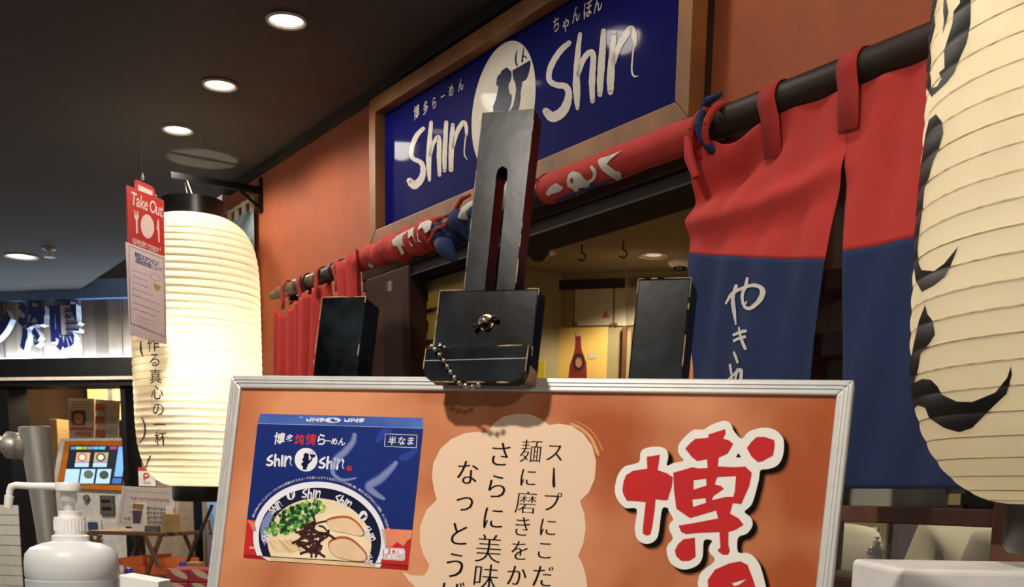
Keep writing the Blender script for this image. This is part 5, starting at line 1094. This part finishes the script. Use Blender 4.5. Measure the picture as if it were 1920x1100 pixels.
for k, (x0, y0, x1, y1, nm) in enumerate(((231, 1054, 272, 1072, 'left one of the lower pair'), (276, 1056, 320, 1073, 'right one of the lower pair'), (221, 1036, 268, 1051, 'tilted one on top at the left'), (275, 1039, 321, 1055, 'top one at the right'))):
    a_, z1_ = sh(x0, y0, .1); b_, z0_ = sh(x1, y1, .1)
    if k < 2: h_ = z1_ - z0_; z0_ = z2_ + .0005; z1_ = z0_ + h_; top = z1_
    else: h_ = z1_ - z0_; z0_ = top + .001; z1_ = z0_ + h_
    tz = .018 if k == 2 else 0
    a4 = [SH(a_, .1, z0_), SH(b_, .1, z0_ + tz * .2), SH(b_, .1, z1_ + tz), SH(a_, .1, z1_)]
    one(MB().hexa(a4, [p_ - SH.Y * .2 + SH.X * .03 for p_ in a4]), 'carton', M_ob, 'flat orange carton on the shelf, ' + nm, 'carton', 'orange cartons on the lower shelf', bevel=.002)
sg = [(229, 911), (337, 917), (331, 990), (218, 986)]
w3 = [SH(sh(a_, b_, .05)[0], .05, max(zt_ + .001, sh(a_, b_, .05)[1])) for a_, b_ in sg]
ns_ = one(MB().prism([p_ for p_ in w3], -SH.Y * .006), 'notice_board', mat('laminated_white', 'd2cdc4', .35, var=.03), 'white laminated notice standing on the folding shelf', 'notice', bevel=.001)
def shp(a_, b_, y=.0515): q = sh(a_, b_, y); return SH(q[0], y, q[1])
e = []
for p0, p1 in (((235, 920), (331, 925)), ((331, 925), (326, 983)), ((326, 983), (225, 979)), ((225, 979), (235, 920))): e += stroke([p0, p1], .7, 1, 0)
print_polys('border', e, shp, mat('border_lilac', '9a8f9c', .6), ns_)
def blur_line(x0, y0, x1, y1, h_, n_, m_, par, fn, nm='lettering'):
    e = MB()
    for i in range(n_):
        f0, f1 = (i + .12) / n_, (i + .88) / n_
        for j in range(2 + i % 2):
            yy = (j - .7) * h_ * .45
            for q in stroke([(x0 + (x1 - x0) * f0, y0 + (y1 - y0) * f0 + yy), (x0 + (x1 - x0) * f1, y0 + (y1 - y0) * f1 + yy)], h_ * .28, 1, .2, False): e.flat(fn, q)
    e.build(nm, m_, par, fix=False)
blur_line(244, 933, 318, 938, 5, 12, mat('ink_pink', 'c0708a', .7), ns_, shp)
M_ig = mat('ink_grey2', '5d5a60', .7)
blur_line(244, 949, 312, 955, 4.5, 11, M_ig, ns_, shp); blur_line(242, 960, 312, 962, 4.5, 11, M_ig, ns_, shp); blur_line(232, 972, 306, 969, 4.5, 12, M_ig, ns_, shp); blur_line(256, 977, 304, 979, 4, 8, M_ig, ns_, shp)
def shelf_item(name, x0, y0, x1, m_, lab, cat, ya, yb):
    a_, z1_ = sh(x0, y0, yb); b_, _ = sh(x1, y0, yb); return one(MB().box(SH, a_, b_, ya, yb, zt_ + .0005, z1_), name, m_, lab, cat, bevel=.0015)
pc = shelf_item('product_pack', 245, 943, 268, M_paperw, 'narrow white pack with a dark photo strip on the shelf', 'pack', .085, .115)
fp2 = lambda a_, b_: (lambda q: SH(q[0], .1158, q[1]))(sh(a_, b_, .1158))
print_polys('print', [[(249, 943), (270, 945), (268, 956), (248, 953)]], fp2, mat('print_tan', 'a8743f', .6), pc); print_polys('print', [[(248, 956), (267, 957), (263, 981), (249, 981)]], fp2, mat('print_plum', '5a4358', .6, var=.4, scale=60), pc)
shelf_item('tan_box', 303, 963, 326, mat('kraft_tan', 'a68a58', .7), 'small tan box standing at the right of the shelf notice', 'box', .09, .14)
shelf_item('ticket_block', 271, 985, 292, mat('dark_block', '6a6064', .6), 'low grey block lying in front of the shelf notice', 'block', .10, .14)
one(MB().tube([SH(*(lambda q: (q[0], .07, q[1]))(sh(318, 950, .07))), SH(*(lambda q: (q[0], .07, zt_ + .001))(sh(319, 990, .07)))], .017, 14), 'white_cylinder', M_paperw, 'small white cylinder behind the tan box on the shelf', 'container', smooth=True)
# black leaning rod, dark stand and cool screen behind the far lantern
dR = 5.0
one(MB().tube([at(398, 946, dR), at(346, 1066, dR), at(346, 1066, dR).lerp(at(398, 946, dR), -3.2)], .008, 8), 'leaning_rod', mat('dark_rod', '2a2320', .5), 'thin dark rod leaning across the gap beside the poster', 'rod', smooth=True)
one(fbox(MB(), 362, 935, 384, 1500, .05, .12), 'black_post', M_black, 'black upright post beside the leaning rod', 'post')
one(fbox(MB(), 384, 985, 398, 1500, .02, .04), 'beige_board', mat('beige_board', 'a8987c', .7), 'narrow beige board right of the black post', 'board')
one(fbox(MB(), 388, 938, 430, 1010, .0, .02), 'display_screen', glow('cool_panel', '7d9cc0', .35), 'pale blue lit panel edge behind the poster frame', 'panel')
one(MB().hexa([at(388, 976, 4.75), at(394, 974, 4.75), at(398, 1000, 4.75), at(392, 1002, 4.75)], [at(388, 976, 4.85), at(394, 974, 4.85), at(398, 1000, 4.85), at(392, 1002, 4.85)]), 'leaflet_rack', mat('rack_brown', '6e563c', .5), 'brown top edge of a leaflet rack by the poster frame', 'rack')
a_, b_ = at(388, 1000, 4.75), at(400, 998, 4.75)
one(MB().hexa([a_, b_, V((b_.x, b_.y, 0)), V((a_.x, a_.y, 0))], [p_ + V((0, .1, 0)) for p_ in (a_, b_, V((b_.x, b_.y, 0)), V((a_.x, a_.y, 0)))]), 'leaflet_stand', mat('leaflet_violet', '8b86a0', .4), 'violet leaflet stand showing beside the poster frame', 'stand')
# low table with red packs and blue-capped bottles
dT = 4.5; zt3 = at(350, 1112, dT).z
t = thing('display_table', (at(330, 1112, dT).x, dT, 0), 'low dark display table under the red snack packs', 'table')
xa3, xb3 = at(195, 1112, dT).x, at(420, 1112, dT).x
MB().box(WORLD, xa3, xb3, dT - .16, dT + .2, zt3 - .03, zt3).build('table_top', M_dkwood, t, bevel=.003)
for x_ in (xa3 + .03, xb3 - .03):
    for y_ in (dT - .13, dT + .17): MB().box(WORLD, x_ - .015, x_ + .015, y_ - .015, y_ + .015, 0, zt3 - .03).build('leg', M_dkwood, t)
M_rp = mat('snack_red', 'b0344a', .35, var=.12, scale=14); M_rc = mat('snack_cream', 'd9c4a0', .4)
rows = [(1088, 1112), (1063.5, 1087.5)]; k = 0
for j, (y0, y1) in enumerate(rows):
    for i, (x0, x1) in enumerate(((313, 353), (354, 394))):
        A_, Bp = at(x0, y1, dT - .1), at(x1, y0, dT - .1); z0_ = zt3 + .0005 + j * .0545; z1_ = z0_ + .053
        p_ = one(MB().box(WORLD, A_.x, Bp.x, dT - .1, dT + .05, z0_, z1_), 'snack_pack', M_rp, 'glossy red and cream snack pack, %s' % ['lower left of the four', 'lower right of the four', 'upper left of the four', 'upper right of the four'][k], 'pack', 'red snack packs on the display table', bevel=.004); k += 1
        w_ = Bp.x - A_.x; fx = lambda a, b: V((A_.x + a * w_, dT - .1008, z0_ + b * .053))
        MB().flat(fx, smooth_line([(.15, .96), (.5, .95), (.85, .62), (.97, .25), (.7, .3), (.35, .55)], 3, True)).build('cream_swoosh', M_rc, p_)
M_bc = mat('cap_blue', '2a3a9a', .3)
for k, (px, py) in enumerate(((216, 1070), (242, 1071), (343, 1059))):
    d_ = dT + (.16 if k == 2 else -.02); c_ = at(px, py, d_); bt_ = thing('blue_cap_bottle', (c_.x, c_.y, zt3), 'bottle with a blue cap, %s' % ['leftmost, half hidden by the pump bottle', 'just above the white card', 'behind the red snack packs'][k], 'bottle', 'blue capped bottles')
    MB().lathe([(.001, .016), (.012, .014), (.018, .004), (.018, -.012), (.014, -.016)], c_, 20).build('cap', M_bc, bt_, smooth=True); MB().lathe([(.012, -.016), (.02, -.03), (.024, -.045), (.024, zt3 - c_.z + .0005)], c_, 20).build('body', mat('small_bottle', '8d8a96', .3), bt_, smooth=True)
one(MB().box(WORLD, at(358, 1060, dT + .15).x, at(384, 1060, dT + .15).x, dT + .08, dT + .15, zt3 + .0005, at(358, 1052, dT + .15).z), 'tan_carton', MATS['kraft_tan'], 'small tan carton behind the upper red snack packs', 'carton', bevel=.002)
one(MB().box(WORLD, at(296, 1095, dT - .13).x, at(311, 1095, dT - .13).x, dT - .13, dT - .05, zt3 + .0005, at(300, 1092, dT - .13).z), 'white_tub', M_white, 'small white tub left of the red snack packs', 'tub', bevel=.006)
# ================================================================== white slab in the right foreground
dW = 1.12
qa, qb = at(1692, 1068, dW), at(1990, 1072, dW); zW = at(1700, 1066, dW).z
t = thing('white_case', (qa.x + .12, dW + .1, 0), 'white rounded plastic case in the lower right corner', 'case')
MB().box(WORLD, qa.x, qa.x + .30, dW, dW + .17, zW - .07, zW).build('lid', mat('case_white', 'f1efed', .45, var=.03), t, bevel=.006, seg=3)
MB().box(WORLD, qa.x + .01, qa.x + .29, dW + .01, dW + .16, zW - .30, zW - .07).build('box', mat('case_white', 'f1efed', .45), t, bevel=.004)
for x_ in (qa.x + .03, qa.x + .27):
    for y_ in (dW + .03, dW + .14): MB().tube([V((x_, y_, 0)), V((x_, y_, zW - .30))], .01, 8).build('leg', M_chrome, t)
# ================================================================== behind the window: counter, bottle, menus, staff
t = thing('window_counter', W2(1.07, -.34, 0), 'narrow dark wooden counter behind the shop window', 'counter')
zc = at(1640, 1092, 2.02).z
MB().box(W2, .70, 1.40, -.36, -.13, zc - .03, zc).build('counter_top', M_dkwood, t, bevel=.003); MB().box(W2, .72, 1.38, -.34, -.30, 0, zc - .03).build('counter_front', M_dkwood, t)
dD = 2.02; cD = at(1641, 1060, dD); C1 = V((cD.x, cD.y, 0)); zz = lambda py: at(1641, py, dD).z
t = thing('gel_bottle', (cD.x, cD.y, zc), 'clear blue pump bottle with a white label behind the window', 'bottle')
MB().lathe([(.0155, zc + .0005), (.0165, zc + .006), (.0165, zz(1036)), (.014, zz(1028)), (.007, zz(1023)), (.0065, zz(1020))], C1, 24).build('body', see_through('blue_gel', '5b7488', .75, .1, .1), t, smooth=True)
MB().lathe([(.0172, zz(1084)), (.0172, zz(1040))], C1, 24, caps=False).build('label', mat('gel_label', 'c4c2b8', .6), t, smooth=True)
MB().lathe([(.0075, zz(1024)), (.0075, zz(1014)), (.003, zz(1013)), (.003, zz(1009)), (.005, zz(1008)), (.005, zz(1006)), (.001, zz(1005.5))], C1, 18).build('pump', mat('pump_cream', 'd6cfbe', .4), t, smooth=True)
def wbox(name, x0, y0, x1, y1, d_, th_, m_, lab, cat, floor_z=None):
    a_, b_ = at(x0, y0, d_), at(x1, y1, d_); z0_ = b_.z if floor_z is None else floor_z
    return one(MB().box(WORLD, a_.x, b_.x, d_, d_ + th_, z0_, a_.z), name, m_, lab, cat, bevel=.001)
tc_ = thing('back_counter', at(1645, 1060, 3.4).xy.to_3d(), 'dark counter block under the blue binders', 'counter'); zbk = at(1630, 1064, 3.2).z
xa4, xb4 = at(1580, 1060, 3.2).x, at(1652, 1060, 3.2).x
MB().box(WORLD, xa4, xb4, 3.12, 3.5, zbk - .03, zbk).build('counter_top', M_dkwood, tc_, bevel=.003); MB().box(WORLD, xa4 + .01, xb4 - .01, 3.14, 3.48, 0, zbk - .03).build('counter_body', M_dkwood, tc_)
M_bkb = mat('binder_blue', '2c2a5e', .5); 
for k, (x0, x1) in enumerate(((1612, 1622), (1623, 1631), (1632, 1645))):
    f_ = wbox('menu_binder', x0, 988, x1, 1040, 3.2, .09, M_bkb, 'dark blue binder with white edges, %s in the row behind the bottle' % ['first', 'middle', 'last'][k], 'binder', zbk + .0005); A_ = at(x0, 988, 3.2); w_ = at(x1, 988, 3.2).x - A_.x
    MB().box(WORLD, A_.x, A_.x + w_ * .25, 3.1975, 3.199, zbk + .001, A_.z).build('white_edge', M_paperw, f_); MB().box(WORLD, A_.x, A_.x + w_, 3.1975, 3.199, A_.z - .008, A_.z).build('white_edge', M_paperw, f_)
mp_ = wbox('menu_placard', 1670, 975, 1790, 1062, 3.95, .01, mat('plum_panel', '4e4448', .5, var=.15, scale=8), 'plum coloured panel with a white vertical label behind the window', 'panel', 0)
fm = lambda a_, b_: at(a_, b_, 3.947)
print_polys('label_print', [smooth_line([(1724, 998), (1727, 994), (1730, 998), (1730, 1020), (1727, 1030), (1723, 1028), (1721, 1018), (1722, 1004)], 3, True)], fm, mat('label_pale', 'b9b2aa', .6), mp_)
e = MB()
for i in range(4):
    for q in stroke([(1724, 1001 + i * 6), (1728, 1001 + i * 6)], 2.6, 1, .2): e.flat(lambda a_, b_: at(a_, b_, 3.945), q)
e.build('lettering', M_ig, mp_, fix=False)
print_polys('mark_print', stroke([(1714, 1046), (1718, 1038), (1723, 1034), (1719, 1044)], 3, 3), fm, MATS['label_pale'], mp_)
# staff in cream shirts seen from behind
M_shirt = mat('cream_shirt', 'b4b09a', .85, var=.05, scale=9, bump=.3, bscale=22); M_skin = mat('skin', 'b98a68', .6, var=.05); M_hair = mat('dark_hair', '1d1612', .5, var=.3, scale=40); M_trou = mat('dark_trousers', '23242a', .8)
def skin_mesh(name, verts, edges, radii, m_, par, root=0, lv=2):
    me = bpy.data.meshes.new(name); me.from_pydata([V(p_) for p_ in verts], edges, []); ob = bpy.data.objects.new(name, me); COL.objects.link(ob); ob.parent = par
    md = ob.modifiers.new('skin', 'SKIN'); md.use_smooth_shade = True
    for i, v in enumerate(me.skin_vertices[0].data): r_ = radii[i]; v.radius = r_ if hasattr(r_, '__len__') else (r_, r_); v.use_root = i == root
    sb = ob.modifiers.new('sub', 'SUBSURF'); sb.levels = sb.render_levels = lv; me.materials.append(m_); ORG[ob.name] = ORG[par.name]; return ob
def person(c, face, sh_z, label, lean=0.0):
    """standing figure; c = floor point, face = heading in radians, sh_z = height of the shoulder tops"""
    k = sh_z / 1.42; t = thing('person', (c[0], c[1], 0), label, 'person'); t.rotation_euler = (0, 0, face)
    S = lambda x, y, z: (x * k, (y + lean * max(0, z - 1)) * k, z * k)          # x = the person's right, y = forward
    Vv = [S(0, 0, .95), S(0, -.01, 1.10), S(0, -.015, 1.27), S(0, -.01, 1.375), S(0, .0, 1.44), S(0, .02, 1.50), S(0, .035, 1.60), S(0, .03, 1.68)]
    E_ = [(i, i + 1) for i in range(7)]; Rr = [(.155, .11), (.145, .10), (.165, .115), (.13, .09), (.058, .058), (.06, .062), (.078, .095), (.062, .075)]
    def addc(pts, rs, at_):
        p0 = at_
        for p_, r_ in zip(pts, rs): Vv.append(p_); Rr.append(r_); E_.append((p0, len(Vv) - 1)); p0 = len(Vv) - 1
        return p0
    body_arm = {}
    for s_ in (-1, 1):
        h_ = addc([S(.175 * s_, -.01, 1.365), S(.225 * s_, .02, 1.12), S(.20 * s_, .20, .99), S(.17 * s_, .28, .985)], [.058, .045, .034, .028], 3)
        for f_, (dx, L_) in enumerate(((-.030, .075), (-.010, .085), (.010, .082), (.028, .065))):
            addc([S((.165 + dx) * s_, .31, .985), S((.165 + dx) * s_, .31 + L_ * .6, .975), S((.165 + dx) * s_, .31 + L_, .955)], [.010, .009, .008], h_)
        addc([S(.125 * s_, .30, .985), S(.105 * s_, .33, .975)], [.011, .009], h_)
        addc([S(.085 * s_, 0, .86), S(.095 * s_, .01, .48), S(.10 * s_, -.02, .09), S(.10 * s_, .10, .04)], [.088, .058, .042, .036], 0)
    skin_mesh('body', Vv, E_, [r_ if hasattr(r_, '__len__') else (r_, r_) for r_ in [tuple(np_ * k for np_ in r_) if hasattr(r_, '__len__') else r_ * k for r_ in Rr]], M_skin, t)
    # shirt: torso and short sleeves
    Vv2 = [S(0, 0, .90), S(0, -.01, 1.10), S(0, -.018, 1.27), S(0, -.012, 1.375), S(0, -.002, 1.43)]; E2 = [(0, 1), (1, 2), (2, 3), (3, 4)]; R2 = [(.185, .14), (.175, .13), (.195, .145), (.155, .115), (.075, .075)]
    for s_ in (-1, 1):
        n0 = len(Vv2); Vv2 += [S(.180 * s_, -.012, 1.368), S(.215 * s_, .005, 1.24), S(.232 * s_, .03, 1.11)]; R2 += [(.080, .080), (.074, .074), (.070, .070)]; E2 += [(3, n0), (n0, n0 + 1), (n0 + 1, n0 + 2)]
    skin_mesh('shirt', Vv2, E2, [tuple(q * k for q in r_) for r_ in R2], M_shirt, t)
    Vt = [S(0, 0, .96), S(0, 0, .86)]; Et = [(0, 1)]; Rt = [(.165, .125), (.16, .12)]
    for s_ in (-1, 1):
        n0 = len(Vt); Vt += [S(.09 * s_, 0, .78), S(.098 * s_, .01, .48), S(.10 * s_, -.02, .10)]; Rt += [(.105, .105), (.078, .078), (.066, .066)]; Et += [(1, n0), (n0, n0 + 1), (n0 + 1, n0 + 2)]
    skin_mesh('trousers', Vt, Et, [tuple(q * k for q in r_) for r_ in Rt], M_trou, t)
    hc = V(S(0, .012, 1.615))
    def cap_pt(u, v):
        a = u * 2 * pi; b = v * 1.95 if sin(a) < .2 else v * 1.15
        return ORG[t.name] + hc + V((cos(a) * sin(b) * .092 * k, sin(a) * sin(b) * .112 * k, cos(b) * .115 * k))
    MB().grid(cap_pt, 36, 14).build('hair', M_hair, t, smooth='all', solid=.012)
    for s_ in (-1, 1): MB().lathe([(.002, -.012), (.02, -.008), (.026, 0), (.02, .008), (.002, .012)], ORG[t.name] + V(S(.084 * s_, .03, 1.60)), 12, axis=(1, 0, 0)).build('ear', M_skin, t, smooth='all')
    MB().tube([ORG[t.name] + V(S(0, .125, 1.625)), ORG[t.name] + V(S(0, .148, 1.59)), ORG[t.name] + V(S(0, .128, 1.58))], [.008, .015, .010], 10).build('nose', M_skin, t, smooth='all')
    for s_ in (-1, 1): MB().lathe([(.001, -.006), (.010, -.002), (.012, 0), (.010, .002), (.001, .006)], ORG[t.name] + V(S(.034 * s_, .122, 1.625)), 12, axis=(0, 1, 0)).build('eye', mat('eye_dark', '20181a', .2), t, smooth='all')
    MB().tube([ORG[t.name] + V(S(-.025, .118, 1.545)), ORG[t.name] + V(S(0, .126, 1.543)), ORG[t.name] + V(S(.025, .118, 1.545))], [.003, .006, .003], 8).build('mouth', mat('lips', '8f5348', .5), t, smooth='all')
    return t
person(at(1458, 1000, 2.60).xy, rad(0), at(1560, 984, 2.6).z - .01, 'person in a cream shirt half hidden by the poster, arm towards the bottle')
person(at(1880, 1000, 3.25).xy, rad(-10), at(1830, 974, 3.25).z, 'person in a cream shirt seen from behind through the window', .05)
person(at(2040, 1000, 2.30).xy, rad(-10), at(1930, 1000, 2.3).z, 'person in a pale shirt at the right post, only the shoulder showing', .0)

for o in list(COL.objects):                 # print too fine to pick apart
    if o.parent is not None and o.name.split('.')[0] in ('pack_lettering', 'lettering', 'small_lettering', 'spring_onion', 'mushroom', 'noodle', 'worn_edge', 'bowl_lettering', 'pack_logo', 'flap_logo', 'cutlery_print'): o['kind'] = 'stuff'
